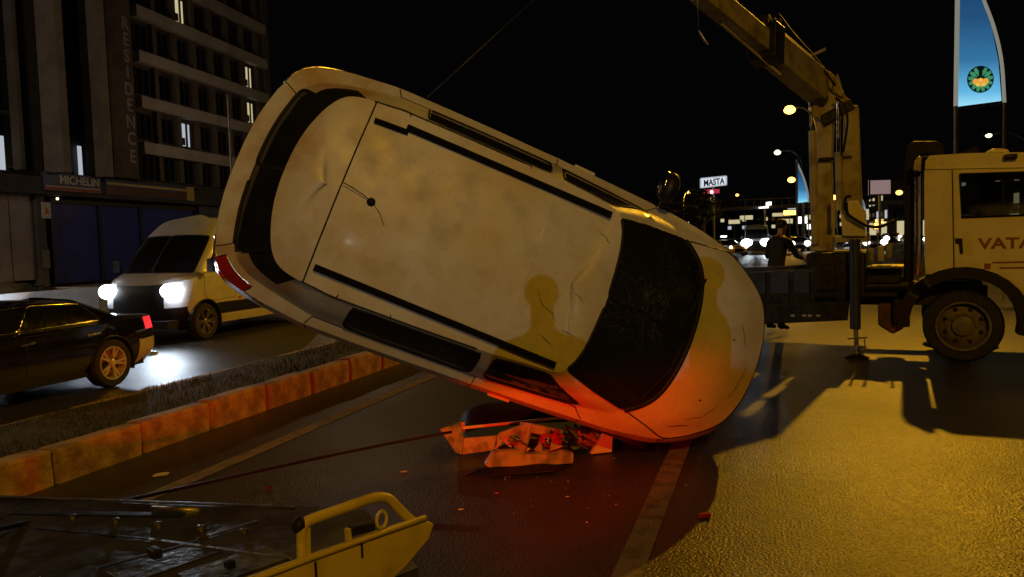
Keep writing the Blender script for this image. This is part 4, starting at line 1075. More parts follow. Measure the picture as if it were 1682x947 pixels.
# ================================================================ CARS
def sedan_spec():
    B0 = [(2.15,0,.24),(2.12,.35,.24),(2.0,.6,.24),(1.6,.76,.22),(1.0,.80,.20),(.0,.81,.20),(-.1,.81,.20),(-1.0,.81,.20),(-1.6,.79,.22),(-2.05,.66,.26),(-2.2,.36,.28),(-2.22,0,.28)]
    B1 = [(2.27,0,.40),(2.24,.35,.40),(2.10,.64,.40),(1.7,.84,.40),(1.0,.87,.38),(.0,.88,.38),(-.1,.88,.38),(-1.0,.885,.38),(-1.6,.87,.40),(-2.12,.74,.42),(-2.29,.40,.43),(-2.32,0,.43)]
    B2 = [(2.29,0,.60),(2.26,.35,.60),(2.12,.64,.61),(1.72,.85,.64),(1.0,.90,.66),(.0,.91,.68),(-.1,.91,.68),(-1.0,.91,.70),(-1.6,.895,.72),(-2.10,.77,.73),(-2.27,.42,.73),(-2.30,0,.73)]
    B3 = [(2.12,0,.76),(2.09,.35,.77),(1.98,.60,.79),(1.6,.80,.84),(1.0,.85,.89),(.0,.865,.92),(-.1,.865,.925),(-1.0,.865,.95),(-1.6,.85,.98),(-2.08,.74,.99),(-2.24,.40,1.0),(-2.27,0,1.0)]
    G1 = [(1.12,0,.97),(1.1,.3,.968),(1.04,.52,.962),(.9,.68,.955),(.72,.765,.95),(.0,.80,.96),(-.1,.80,.965),(-1.05,.80,.985),(-1.45,.76,1.0),(-1.70,.60,1.03),(-1.80,.32,1.04),(-1.83,0,1.04)]
    HM = [tuple(np.array(a)*.48+np.array(b)*.52) for a, b in zip(B3, G1)]
    G2 = [(.30,0,1.40),(.29,.26,1.395),(.26,.44,1.385),(.21,.55,1.37),(.14,.60,1.36),(-.3,.615,1.385),(-.4,.615,1.385),(-.95,.61,1.35),(-1.1,.58,1.33),(-1.14,.48,1.36),(-1.17,.26,1.38),(-1.18,0,1.385)]
    GM = [tuple(np.array(a)*.5+np.array(b)*.5+np.array((.03 if i < 3 else 0, .012, .012))) for i, (a, b) in enumerate(zip(G1, G2))]
    def cap(k): return [(x+(min(.0, max(-.9, x))-x)*k, y*(1-k), z+.05*(1-(1-k)**2.2)) for x, y, z in G2]
    def lowz(R): return [((x if x > -1.5 else -1.5+(x+1.5)*1.22), y, (z if z < .45 else .45+(z-.45)*.82)) for x, y, z in R]
    S = [('low', [B0, B1, B2, B3]), ('mid', [B3, HM, G1]), ('glass', [G1, GM, G2]), ('roof', [G2, cap(.1), cap(.35), cap(.7), cap(1.0)])]
    return [(n, [lowz(q) for q in rs]) for n, rs in S]
def sedan_region(sec, r, c, p):
    x, y, z = p
    if sec == 'low':
        for wx in (1.36, -1.36):
            if (x-wx)**2+(z-.33)**2 < .37**2 and abs(y) > .6: return None
        if r > 2.15 and 8.6 < c < 9.7: return ('tail_lamp', True)
        if r > 1.75 and 1.4 < c < 3.0: return ('headlamp', True)
        if c < 1.2 and .5 < r < 2.2: return ('grille', False)
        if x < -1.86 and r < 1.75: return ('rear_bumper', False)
        if 4.1 < c < 5.5 and r > .8: return ('front_door', True)
        if 5.5 < c < 7.5 and r > .8: return ('rear_door', True)
        return ('body', False)
    if sec == 'mid': return ('hood', False) if c < 3 else ('trunk_lid', False) if c > 9 else ('body', False)
    if sec == 'glass':
        if c < 3: return ('windshield', False)
        if c > 9: return ('rear_window', False)
        if .1 < r < 1.85 and (4 < c < 5.15 or 5.75 < c < 7.6): return ('side_window', True)
        return ('body', False)
    return ('roof', False)
def build_sedan(root, paint, nc=6, nr=4, head='clearlens', wheels=True, seal=True, tail='redlens', sub=True):
    P = M_[paint]
    hm = E_.get(head) or M_[head]; tm = E_.get(tail) or M_[tail]
    mats = dict(body=P, hood=P, trunk_lid=P, roof=P, rear_bumper=M_['bumper_glare'] if tail == 'tail' else P, front_door=P, rear_door=P, tail_lamp=tm, headlamp=hm, grille=M_['trim'], windshield=M_['glass'], rear_window=M_['glass'], side_window=M_['glass'])  # saloon's black bumper coloured pale as if lit by headlamps
    sl = dict(side_window=(.009, M_['chrome'], 'window_trim'), rear_window=(.01, M_['rubber'], 'seal'), rear_door=(.004, M_['trim'], 'panel_gap'), trunk_lid=(.004, M_['trim'], 'panel_gap'), rear_bumper=(.004, M_['trim'], 'panel_gap')) if seal else None
    parts = ring_car(sedan_spec(), nc, nr, sedan_region, mats, root, None, sl, arches=((1.36, .33, .37), (-1.36, .33, .37)) if seal else ())
    obj('underbody', MB().box((0, 0, .28), (4.1, 1.5, .12)), M_['darkmetal'], root)
    for x in (1.36, -1.36):
        for s in (1, -1): make_wheel(root, x, .79*s, .33, .33, .21, s, M_['alloy'], 5 if sub else 0)
    return parts
# black saloon passing on the far carriageway, heading out of the picture on the left
sed = thing('black_saloon', 'glossy black saloon with alloy wheels driving out past the kerb, tail towards us', 'car', Matrix.Translation((-8.78, 6.66, 0)) @ Matrix.Rotation(-math.pi/2, 4, 'Z') @ Matrix.Scale(.94, 4))
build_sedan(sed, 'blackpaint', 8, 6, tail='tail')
for s in (1, -1):
    obj('exhaust_tip', MB().tube([(-2.36, .55*s, .3), (-2.52, .55*s, .29)], .035, 10), M_['chrome'], sed, smooth='auto')
    for x in (.02, -.95): obj('door_handle', MB().bar((x, .905*s, .75), (x-.2, .905*s, .76), .02, .03), M_['chrome'], sed, bevel=.006)
    m_ = obj('door_mirror', MB().ball((.72, .99*s, .93), (.08, .11, .075), 12, 8), M_['blackpaint'], sed, smooth=True)
obj('number_plate', MB().box((-2.505, 0, .60), (.012, .5, .11)), M_['letter_w'], sed, bevel=.003)
obj('boot_trim', MB().bar((-2.45, -.35, .78), (-2.45, .35, .78), .012, .025), M_['chrome'], sed)

def build_van(vM=Matrix.Translation((-11.22, 14.3, 0)) @ Matrix.Rotation(-math.pi/2, 4, 'Z'), lab='white high-roofed minibus driving towards us with blazing headlamps', bs=1.25, power=210, group=None):
    SX = lambda R: [((1.75+(x-1.75)*.74 if x > 1.75 else x), y, z) for x, y, z in R]
    root = thing('white_van', lab, 'van', vM)
    y0 = .98
    B0 = [(2.62,0,.28),(2.58,.4,.28),(2.46,.7,.28),(2.2,.86,.28),(1.8,.90,.28),(.9,.92,.28),(.8,.92,.28),(-1.5,.92,.28),(-2.0,.92,.28),(-2.7,.90,.30),(-2.75,.5,.30),(-2.76,0,.30)]
    B1 = [(2.74,0,.5),(2.70,.4,.5),(2.56,.75,.5),(2.3,.93,.5),(1.8,.97,.5),(.9,y0,.5),(.8,y0,.5),(-1.5,y0,.5),(-2.0,y0,.5),(-2.75,.96,.5),(-2.81,.5,.5),(-2.82,0,.5)]
    B2 = [(2.74,0,.85),(2.70,.4,.86),(2.56,.75,.88),(2.28,.95,.92),(1.8,.99,.95),(.9,1.0,.95),(.8,1.0,.95),(-1.5,1.0,.95),(-2.0,1.0,.95),(-2.76,.97,.95),(-2.82,.5,.95),(-2.83,0,.95)]
    B3 = [(2.62,0,1.08),(2.58,.4,1.09),(2.45,.72,1.12),(2.15,.92,1.18),(1.75,.97,1.24),(.9,.99,1.28),(.8,.99,1.28),(-1.5,.99,1.28),(-2.0,.99,1.28),(-2.76,.96,1.28),(-2.82,.5,1.28),(-2.83,0,1.28)]
    G1 = [(2.12,0,1.30),(2.10,.35,1.30),(2.04,.65,1.295),(1.92,.83,1.29),(1.66,.925,1.30),(.9,.97,1.34),(.8,.97,1.34),(-1.5,.97,1.34),(-2.0,.97,1.34),(-2.74,.94,1.34),(-2.8,.5,1.34),(-2.81,0,1.34)]
    HM = [tuple(np.array(a)*.5+np.array(b)*.5+np.array((0, 0, .02 if i < 3 else 0))) for i, (a, b) in enumerate(zip(B3, G1))]
    G2 = [(1.36,0,2.06),(1.34,.3,2.06),(1.30,.58,2.05),(1.22,.76,2.03),(1.02,.84,2.0),(.7,.86,2.0),(.6,.86,2.0),(-1.5,.87,2.0),(-2.0,.87,2.0),(-2.68,.85,2.0),(-2.76,.45,2.0),(-2.77,0,2.0)]
    GM = [tuple(np.array(a)*.5+np.array(b)*.5+np.array((.03 if i < 3 else 0, .01, .01))) for i, (a, b) in enumerate(zip(G1, G2))]
    R1 = [(1.0,0,2.32),(.99,.28,2.32),(.96,.55,2.30),(.90,.70,2.27),(.78,.77,2.26),(.5,.79,2.27),(.4,.79,2.27),(-1.5,.80,2.3),(-2.0,.80,2.3),(-2.62,.78,2.3),(-2.68,.4,2.3),(-2.69,0,2.3)]
    def cap(k): return [(x+(min(.5, max(-2.2, x))-x)*k, y*(1-k), z+.12*(1-(1-k)**2.0)) for x, y, z in R1]
    def region(sec, r, c, p):
        x, y, z = p
        if sec == 'low':
            for wx in (1.75, -1.75):
                if (x-wx)**2+(z-.36)**2 < .42**2 and abs(y) > .6: return None
            if r > 1.75 and 1.75 < c < 3.1: return ('headlamp', True)
            if c < 1.5 and r > 1.2: return ('grille', False)
            if c < 2.9 and r < 1.4: return ('front_bumper', False)
            if 4 < c and .9 < r < 1.5 and c < 9: return ('side_moulding', True)
            if 4.05 < c < 5.4 and r > 1.5: return ('front_door', True)
            return ('body', False)
        if sec == 'mid': return ('hood', False) if c < 3 else ('front_door', True) if 4.05 < c < 5.4 else ('body', False)
        if sec == 'glass':
            if c < 3 and r < 1.9: return ('windshield', False)
            if .1 < r < 1.7 and (4.0 < c < 5.0 or 6.0 < c < 7.0 or 7.1 < c < 8.8): return ('side_window', True)
            return ('body', False)
        return ('roof', False)
    P = M_['whitepaint']
    mats = dict(body=P, hood=P, roof=P, front_bumper=M_['trim'], grille=M_['trim'], side_moulding=M_['trim'], front_door=P, headlamp=M_['clearlens'], windshield=M_['glass'], side_window=M_['glass'])
    B0, B1, B2, B3, G1, HM = [SX(q) for q in (B0, B1, B2, B3, G1, HM)]; GM = [tuple(np.array(a)*.5+np.array(b)*.5+np.array((.03 if i < 3 else 0, .01, .01))) for i, (a, b) in enumerate(zip(G1, G2))]
    ring_car([('low', [B0, B1, B2, B3]), ('mid', [B3, HM, G1]), ('glass', [G1, GM, G2]), ('roof', [G2, R1, cap(.35), cap(.7), cap(1.0)])], 8, 7, region, mats, root, None, arches=((1.75, .36, .42), (-1.75, .36, .42)), seal=
             dict(windshield=(.014, M_['rubber'], 'seal'), side_window=(.010, M_['rubber'], 'seal'), front_door=(.005, M_['trim'], 'panel_gap')))
    for x in (1.75, -1.75):
        for s in (1, -1): make_wheel(root, x, .86*s, .35, .35, .22, s, M_['steel'], 6)
    for s in (1, -1):
        L = Vector((2.40, .72*s, .97))
        h = obj('headlamp_bulb', MB().ball(L, (.07*bs, .17*bs, .115*bs), 14, 8), E_['head'] if power else M_['clearlens'], root, smooth=True)
        if power: lamp_light('headlamp_beam', 'SPOT', L+Vector((.24, 0, 0)), power, COOL, root, .06, 150, 1.0, aim=L+Vector((4, (.5 if s > 0 else -1.3), .25)))
        mr = obj('door_mirror', MB().box((1.72, 1.12*s, 1.42), (.09, .16, .26)), M_['trim'], root, bevel=.03)
        obj('side_marker', MB().box((.75, 1.005*s, .74), (.10, .02, .05)), M_['amber'], root, bevel=.008)
    obj('underbody', MB().box((0, 0, .36), (5.2, 1.6, .14)), M_['darkmetal'], root)
    return root
build_van()
# parked small lorry with a white drop side, beyond the saloon
pt = onplane(160, 470, (-13.6, 0, 0), (1, 0, 0)); pz = pt.z
PK_M = frame(Vector((-13.6, pt.y, 0)), (0, -1, 0), (1, 0, 0), (0, 0, 1))
pick = thing('drop_side_lorry', 'small white drop-side lorry loaded with dark sacks, parked before the shops', 'lorry', PK_M)
bz = pz-.48
obj('drop_side', MB().box((1.9, 0, (pz+bz)/2), (3.8, .05, pz-bz)), M_['whitepaint'], pick, bevel=.012)
obj('drop_side', MB().box((1.9, -1.7, (pz+bz)/2), (3.8, .05, pz-bz)), M_['whitepaint'], pick, bevel=.012)
obj('tailboard', MB().box((.0, -.85, (pz+bz)/2), (.05, 1.64, pz-bz-.01)), M_['whitepaint'], pick, bevel=.012)
obj('load_floor', MB().box((1.9, -.85, bz-.05), (3.84, 1.76, .09)), M_['darkmetal'], pick)
obj('chassis', MB().box((2.4, -.85, bz-.2), (4.6, .9, .18)), M_['darkmetal'], pick)
cabp = [(3.95, 0, .55), (3.95, 0, 1.95), (4.15, 0, 2.1), (5.1, 0, 2.1), (5.45, 0, 1.35), (5.75, 0, 1.15), (5.8, 0, .55)]
obj('cab', MB().prism([(a, .02, z) for a, _, z in cabp], (0, -1.74, 0)), M_['whitepaint'], pick, bevel=.04)
obj('side_window', MB().prism([(4.3, .03, 1.35), (4.3, .03, 1.92), (5.02, .03, 1.92), (5.28, .03, 1.35)], (0, -.02, 0)), M_['glass'], pick)
for a in (.9, 5.0):
    for y, s in ((-.05, 1), (-1.65, -1)): make_wheel(pick, a, y, .38, .38, .22, s, M_['steel'], 0)
hp_ = MB(); nu, nv = 40, 16
for i in range(nu+1):
    for j in range(nv+1):
        u, v = i/nu, j/nv; x_, y_ = .15+3.4*u, -.12-1.5*v
        e_ = min(1, 6*u, 6*(1-u), 5*v, 5*(1-v))
        n_ = mnoise.noise(Vector((x_*1.9, y_*1.9, 3)))*.16+mnoise.noise(Vector((x_*5, y_*5, 8)))*.05
        hp_.v.append((x_, y_, bz+.30*e_**.5+(.20+n_)*e_**.6+.10*math.sin(3.1*u)))
for i in range(nu):
    for j in range(nv): a = i*(nv+1)+j; hp_.f.append((a, a+1, a+nv+2, a+nv+1)); hp_.m.append(0)
ld = obj('covered_load', hp_, M_['soil'], smooth=True); ld.matrix_world = PK_M
tag(ld, 'dark lumpy covered load heaped on the white drop-side lorry', 'load')

# traffic far down the road, facing us
def far_car(label, px, py, d, paint, lamp, yaw=0, power=0, rm=1.0):
    p = dep(px, py, d)
    root = thing('oncoming_car', label, 'car', Matrix.Translation((p.x, p.y, 0)) @ Matrix.Rotation(-math.pi/2+yaw, 4, 'Z'), 'cars queueing far down the road')
    build_sedan(root, paint, 2, 2, wheels=True, seal=False, sub=False)
    for s in (1, -1):
        L = Vector((2.17, .63*s, .70)); r = max(.11, d*.0016)*rm
        obj('headlamp_bulb', MB().ball(L, (r*.6, r*1.15, r), 10, 7), E_[lamp], root, smooth=True)
        if power: lamp_light('headlamp_beam', 'SPOT', L+Vector((.2, 0, 0)), power, COOL, root, .08, 90, .7, aim=L+Vector((5, 0, -.35)))
    return root
fv = dep(1243, 396, 64)
build_van(Matrix.Translation((fv.x, fv.y, 0)) @ Matrix.Rotation(-math.pi/2, 4, 'Z'), 'far minibus with the brightest white headlamps, stopped on the road behind the wreck', 2.6, 25)
far_car('white car left of the brightest headlamps, half hidden by the wreck', 1216, 396, 82, 'whitepaint', 'headfar', .04, 0, 2.4)
far_car('grey car with dipped warm lamps just right of the silhouetted person', 1312, 392, 70, 'greypaint', 'headwarm', 0, 0, 2.2)
far_car('dark car between the person and the crane column, lamps on', 1300, 398, 88, 'blackpaint', 'headwarm', 0, 0, 2.2)
far_car('distant white car seen under the crane column foot', 1345, 390, 96, 'whitepaint', 'headwarm', 0, 0, 2.2)
far_car('car whose twin lamps shine between crane foot and control levers', 1432, 386, 64, 'greypaint', 'headwarm', 0, 0, 2.2)
far_car('farthest small car of the queue, at the vanishing point', 1262, 386, 140, 'greypaint', 'headfar')
far_car('car seen as bright lamps through the gap behind the lorry cab', 1500, 383, 72, 'whitepaint', 'headfar', 0, 0, 1.6)
far_car('white car with a lamp pair just right of the crane column base', 1377, 384, 82, 'whitepaint', 'headfar', 0, 0, 2.0)
far_car('dark car with lamps low between crane levers and intake stack', 1462, 383, 88, 'blackpaint', 'headwarm', 0, 0, 2.0)
far_car('grey car close behind the silhouetted person on his right', 1326, 380, 118, 'greypaint', 'headfar', 0, 0, 1.8)
far_car('black car between the two brightest lamp pairs, farther back', 1230, 384, 120, 'blackpaint', 'headfar', 0, 0, 1.8)
ty = far_car('yellow taxi far behind the wreck front, left of the headlamps', 1192, 392, 62, 'yellowcab', 'headwarm', .5)
obj('roof_sign', MB().box((-.35, 0, 1.52), (.16, .5, .14)), E_['signhot'], ty, bevel=.03)

# ================================================================ APARTMENT BLOCK AND SHOPS (left)
fa = math.radians(6.3)
fe = Vector((-math.sin(fa), math.cos(fa), 0)); fn = Vector((fe.y, -fe.x, 0)); fP = Vector((-36.8, 38.6, 0))
F_M = frame(fP, fe, fn, (0, 0, 1)); F_I = F_M.inverted()     # local x along facade, y out towards the road, z up
def fp(px, py, off=0.0): return F_I @ onplane(px, py, fP+fn*off, fn)
blk = thing('apartment_block', 'tall brown apartment block with pale floor bands, white vertical fins and few lit windows', 'building', F_M)
obj('wall', MB().box((9.4, -7.3, 17.5), (15.8, 14, 23)), M_['wallred'], blk)
obj('wall', MB().box((-8.2, -7.6, 17.5), (19.2, 13.4, 23)), M_['darkwall'], blk)
obj('corner_wall', MB().box((17.75, -6.9, 17.5), (.9, 14, 23)), M_['wall'], blk, bevel=.02)
bandz = [8.17, 11.0, 13.78, 16.52, 19.28, 22.05, 24.8, 27.5]
for z in bandz: obj('floor_band', MB().box((9.35, .12, z), (15.9, .5, .74)), M_['band'], blk, bevel=.02)
lit = {}
wx_ = [2.35+i*2.15 for i in range(7)]
wnum = 0
frame_src = {}
litset = {(2, 3): 'wincool', (0, 5): 'winwarm', (1, 5): 'winwarm', (4, 3): 'winwarm', (6, 3): 'winwarm'}
src_f = src_p = None
litpx = [(297, 15, 'winwarm', 1.0), (417, 128, 'winwarm', 1.2), (418, 182, 'winwarm', .9), (313, 222, 'wincool', 1.0)]
litpos = [(fp(px, py), e_, w_) for px, py, e_, w_ in litpx]
for fl, zb in enumerate([5.9]+bandz[:-1]):
    z0 = zb+.37; z1 = (bandz[fl] if fl < len(bandz) else zb+2.75)-.37; zc, hh = (z0+z1)/2, (z1-z0)
    for x in wx_:
        hit = [q for q in litpos if abs(q[0].x-x) < 1.08 and z0-.3 < q[0].z < z1+.3]
        key = hh > 2.5
        if src_f is None:
            fr = MB()
            for sx in (-.62, 0, .62): fr.box((sx, 0, 0), (.07, .10, 1.62))
            for sz in (-.80, .80): fr.box((0, 0, sz), (1.17, .09, .07))
            src_f = obj('window', fr, M_['darkwall'], blk); o = src_f
            src_p = obj('pane', MB().box((0, -.03, 0), (1.2, .02, 1.58)), M_['glass'], o); pp = src_p
        else:
            o = src_f.copy(); C.objects.link(o); pp = src_p.copy(); C.objects.link(pp); pp.parent = o
        o.parent = blk; o.location = (x, -.24, zc)
        if hit:
            me = pp.data.copy(); pp.data = me; me.materials.clear(); me.materials.append(E_[hit[0][1]])
            obj('curtain', MB().box((.08, -.0, 0), (.20, .03, 1.56)).box((.50, 0, 0), (.14, .03, 1.56)).box((-.34, 0, -.45), (.42, .03, .5)), M_['darkwall'], o)
        pr = MB().box((x+1.075, -.12, zc), (.42, .34, z1-z0)); obj('pier', pr, M_['wall'], blk)
for px0, px1, py in ((66, 90, 200), (136, 160, 200)):
    a, b_ = fp(px0+8, py), fp(px1-2, py); obj('fin', MB().box(((a.x+b_.x)/2, .35, 17.5), (abs(b_.x-a.x), 1.2, 22.9)), M_['fin'], blk, bevel=.03)
a = fp(15, 60); obj('fin', MB().box((a.x, .1, 17.5), (.25, .5, 22.9)), M_['wall'], blk)
# glazed stair front between the fins: mullions and panes
for i in range(8):
    z = 7.6+i*2.75
    for x0, x1 in ((fp(90, 200).x+.1, fp(136, 200).x-.1), (fp(18, 200).x, fp(66, 200).x)):
        pn = obj('glass_panel', MB().box(((x0+x1)/2, -.82, z), (x1-x0, .06, 2.6)), M_['glass'], blk)
        obj('mullion', MB().box(((x0+x1)/2, -.76, z-1.33), (x1-x0, .1, .08)).box(((x0+x1)/2, -.77, z), (.07, .08, 2.6)), M_['darkmetal'], blk)
for px, py, w_ in ((3, 250, .5), (134, 264, .28)):
    a = fp(px, py, -.6); obj('lit_pane', MB().box((a.x, -.7, a.z), (w_, .05, 1.7)), E_['wincool'], blk)
# vertical name board
a, b_ = fp(172, 150, .9), fp(214, 150, .9); top = 24.5
sgn = thing('vertical_name_board', 'tall brown vertical sign board with pale letters down the block corner', 'sign', F_M)
bx0, bx1 = fp(180, 250, .6).x, fp(221, 250, .6).x
obj('board', MB().box(((bx0+bx1)/2, .35, 15.4), (bx1-bx0, 1.0, 18.6)), M_['wallred'], sgn, bevel=.03)
for ch, (px, py) in zip('RESIDENCE', ((191, 35), (194, 62), (197, 90), (200, 117), (203, 146), (205, 172), (207, 200), (210, 228), (212, 257))):
    q = fp(px+4, py, .86); text_obj('letter', ch, 1.05, M_['letter_dim'], sgn, frame((bx1-.55, .87, q.z), (1, 0, 0), (0, 0, 1), (0, -1, 0)), .02, bold=.02)
# ground floor: beam, columns, roller shutters
grd = thing('shop_row', 'dark shop front with blue roller shutters under the apartment block', 'shop', F_M)
obj('wall', MB().box((-2, -7.6, 3.0), (42, 13.4, 5.9)), M_['darkwall'], grd)
obj('fascia', MB().box((-2, -.35, 5.35), (42, 1.1, .95)), M_['darkwall'], grd, bevel=.03)
def shutter(x0, x1, z0, z1, m, nm='roller_shutter'):
    sh = MB(); n = int((z1-z0)/.11)
    for i in range(n):
        z = z0+(i+.5)*(z1-z0)/n; sh.box(((x0+x1)/2, -.72+.0, z), (x1-x0, .05, (z1-z0)/n*.80), None)
    s_ = obj(nm, sh, m, grd); s_['kind'] = 'stuff'
    f = MB().box((x0-.05, -.68, (z0+z1)/2), (.12, .16, z1-z0)).box((x1+.05, -.68, (z0+z1)/2), (.12, .16, z1-z0)).box(((x0+x1)/2, -.66, z1+.1), (x1-x0+.2, .25, .22))
    obj('shutter_frame', f, M_['darkmetal'], grd)
xa = [fp(q, 400, -.7).x for q in (86, 170, 232, 320)]
shutter(xa[0], (xa[0]+xa[2])/2-.1, .15, 4.55, M_['shutter']); shutter((xa[0]+xa[2])/2+.1, xa[2]-.1, .15, 4.55, M_['shutter']); shutter(xa[2]+.1, xa[3], .15, 4.55, M_['shutter'])
x62 = fp(62, 400, -.3).x
obj('panel_wall', MB().box((x62-4, -.55, 2.9), (8, .3, 4.9)), M_['shutterg'], grd, bevel=.02)
for i in range(5): obj('panel_joint', MB().box((x62-.1-i*1.5, -.395, 2.9), (.03, .02, 4.9)), M_['darkmetal'], grd)
xc = (fp(66, 400).x+fp(84, 400).x)/2
obj('column', MB().box((xc, -.45, 2.6), (.55, .6, 5.0)), M_['wall'], grd, bevel=.02)
obj('side_wall', MB().box((xa[3]+3.2, -.7, 3.2), (5.6, .4, 6.2)), M_['bluepaint'], grd, bevel=.02)
ps = thing('pillar_notice', 'small square pale notice with an orange triangle on the shop pillar', 'sign', F_M)
q = fp(76, 345, -.1); obj('board', MB().box((q.x, -.11, q.z), (.62, .05, .85)), M_['letter_w'], ps, bevel=.01)
obj('emblem', MB().prism([(q.x-.18, -.08, q.z-.2), (q.x+.18, -.08, q.z-.2), (q.x, -.08, q.z+.2)], (0, .012, 0)), M_['amber'], ps)
q = fp(76, 425, -.1); obj('lower_plate', MB().box((q.x, -.11, q.z), (.5, .05, .95)), M_['pave'], ps, bevel=.01)
ms = thing('tyre_shop_sign', 'dark red and blue fascia sign reading MICHELIN over the shutters', 'shop sign', F_M)
a, b_ = fp(72, 298, .3), fp(167, 303, .3); zc = (a.z+b_.z)/2
obj('board', MB().box(((a.x+b_.x)/2, .2, zc), (b_.x-a.x, .16, 1.0)), M_['sign_blue'], ms, bevel=.02)
obj('red_strip', MB().box(((a.x+b_.x)/2, .29, zc-.36), (b_.x-a.x-.05, .02, .20)), M_['sign_red'], ms)
obj('pale_strip', MB().box(((a.x+b_.x)/2, .30, zc-.24), (b_.x-a.x-.3, .02, .05)), M_['letter_w'], ms)
la, lb = fp(99, 300, .3), fp(163, 304, .3)
text_obj('lettering', 'MICHELIN', .62, M_['letter_w'], ms, frame(((la.x+lb.x)/2, .295, zc+.12), (1, 0, 0), (0, 0, 1), (0, -1, 0)), .012, width=lb.x-la.x, bold=.012)
ys = thing('yellow_fascia_sign', 'long fascia strip with a thin yellow line right of the lettered tyre sign', 'shop sign', F_M)
a, b_ = fp(174, 310, .25), fp(318, 316, .25); zc2 = (a.z+b_.z)/2
obj('board', MB().box(((a.x+b_.x)/2, .2, zc2), (b_.x-a.x, .14, .95)), M_['sign_blue'], ys, bevel=.02)
obj('yellow_strip', MB().box(((a.x+b_.x)/2, .28, zc2+.22), (b_.x-a.x-.2, .02, .14)), M_['sign_yellow'], ys)
obj('olive_strip', MB().box(((a.x+b_.x)/2, .28, zc2-.18), (b_.x-a.x-.2, .02, .42)), M_['brown'], ys)
obj('end_panel', MB().box((b_.x-.45, .30, zc2), (.8, .03, .9)), M_['sign_yellow'], ys)
q = fp(97, 326, .0)
sl_ = thing('shutter_lamp', 'tiny white lamp under the lettered tyre sign', 'lamp', F_M)
obj('bulb', MB().ball((q.x, -.1, q.z), .07, 8, 6), E_['white_lamp'], sl_); obj('bracket', MB().bar((q.x, -.35, q.z+.12), (q.x, -.1, q.z+.08), .04, .04), M_['darkmetal'], sl_)
# low wall and bench-like ledge before the shops, slim flagpole by the right end
a = dep(374, 158, 33); b0_ = Vector((a.x, a.y, 0.1))
fl = thing('flagpole', 'slim bare pole standing before the apartment block', 'pole', loc=b0_)
obj('mast', MB().tube([(0, 0, 0), (0, 0, a.z-.1)], [.07, .04], 10), M_['pole'], fl, smooth='auto'); obj('base', MB().lathe([(.18, 0), (.18, .06), (.09, .16), (.0005, .16)], None, 12), M_['darkmetal'], fl); obj('finial', MB().ball((0, 0, a.z-.07), .07, 8, 6), M_['pole'], fl)

# unseen minibus added behind the camera; it screens the lower part of the floodlight beam
ba = math.atan2(.28, .96)
build_van(Matrix.Translation((2.95, -9.75, 0)) @ Matrix.Rotation(ba, 4, 'Z'), 'unseen white minibus added behind the onlookers to screen the floodlight, lamps off', 1.0, 0)
# ================================================================ STREET LAMPS, SIGNS, FAR STREET
def street_lamp(label, head, base_off, lens, power=0, pole_r=.09, group='street lamps', col=SODIUM, r=.16, spot=None):
    """head: world point of the lens; base_off: (dx, dy) from head to pole foot"""
    bx, by = head.x+base_off[0], head.y+base_off[1]
    t = thing('street_lamp', label, 'street lamp', loc=(bx, by, 0), group=group)
    hx, hy, hz_ = -base_off[0], -base_off[1], head.z
    obj('pole', MB().tube([(0, 0, 0), (0, 0, hz_-1.2)], [pole_r*1.3, pole_r*.8], 10), M_['pole'], t, smooth='auto')
    pts = smooth_path([(0, 0, hz_-1.25), (hx*.12, hy*.12, hz_-.55), (hx*.45, hy*.45, hz_+.02), (hx*.95, hy*.95, hz_+.12)], 5)
    obj('arm', MB().tube(pts, pole_r*.62, 8), M_['pole'], t, smooth='auto')
    hl = math.hypot(hx, hy) or 1
    obj('lamp_head', MB().bar((hx-hx/hl*.35, hy-hy/hl*.35, hz_+.12), (hx+hx/hl*.35, hy+hy/hl*.35, hz_+.09), .26, .12), M_['darkmetal'], t, bevel=.03)
    obj('lens', MB().ball((hx, hy, hz_), (r, r, r*.75), 12, 8), E_[lens], t, smooth=True)
    obj('base_plate', MB().lathe([(.22, 0), (.22, .04), (.12, .3), (.0005, .3)], None, 10), M_['pole'], t)
    if power:
        if spot: lamp_light('lamp_light', 'SPOT', (hx, hy, hz_-.2), power, col, t, .09, spot, .12, aim=(hx, hy, 0))
        else: lamp_light('lamp_light', 'POINT', (hx, hy, hz_-r-.06), power, col, t, .09)
    return t
L1 = Vector((3.45, 22.6, 10.2))
street_lamp('sodium street lamp above the crane lorry cab, lamp just out of frame', L1, (3.9*CR[0], 3.9*CR[1]), 'sodium', 4600, spot=160)
street_lamp('big yellow sodium street lamp left of the crane elbow', dep(1297, 180, 47), (1.5, 0), 'sodium', 1600, r=.34, spot=160)
street_lamp('curved street lamp carrying the small lit blue sail', dep(1277, 250, 72), (2.1, 0), 'white_lamp', 0, r=.30)
street_lamp('small orange street lamp left of the small blue sail', dep(1300, 295, 96), (1.4, 0), 'sodium', 900, r=.45)
street_lamp('faint street lamp over the wreck bonnet, left of the lit shop sign', dep(1133, 316, 110), (-.9, 0), 'sodium_far', 700, r=.36)
street_lamp('tiny street lamp right of the lit shop sign', dep(1211, 320, 160), (1.4, 0), 'sodium_far', 0, r=.36)
street_lamp('street lamp glowing beside the crane column foot', dep(1369, 324, 84), (.4, .8), 'sodium', 0, r=.36)
street_lamp('small pale street lamp right of the crane column foot', dep(1379, 336, 120), (1.0, 0), 'white_lamp', 0, r=.34)
street_lamp('yellow street lamp between billboard and air intake stack', dep(1477, 316, 96), (1.2, 0), 'sodium_far', 0, r=.40)
street_lamp('lone street lamp over the lorry cab roof, inside the sail frame', dep(1624, 222, 52), (2.4, 0), 'white_lamp', 0, r=.20)
street_lamp('sodium street lamp behind the camera on the right verge', Vector((3.6, -7.5, 9.0)), (2.4, 0), 'sodium', 2250, spot=160)
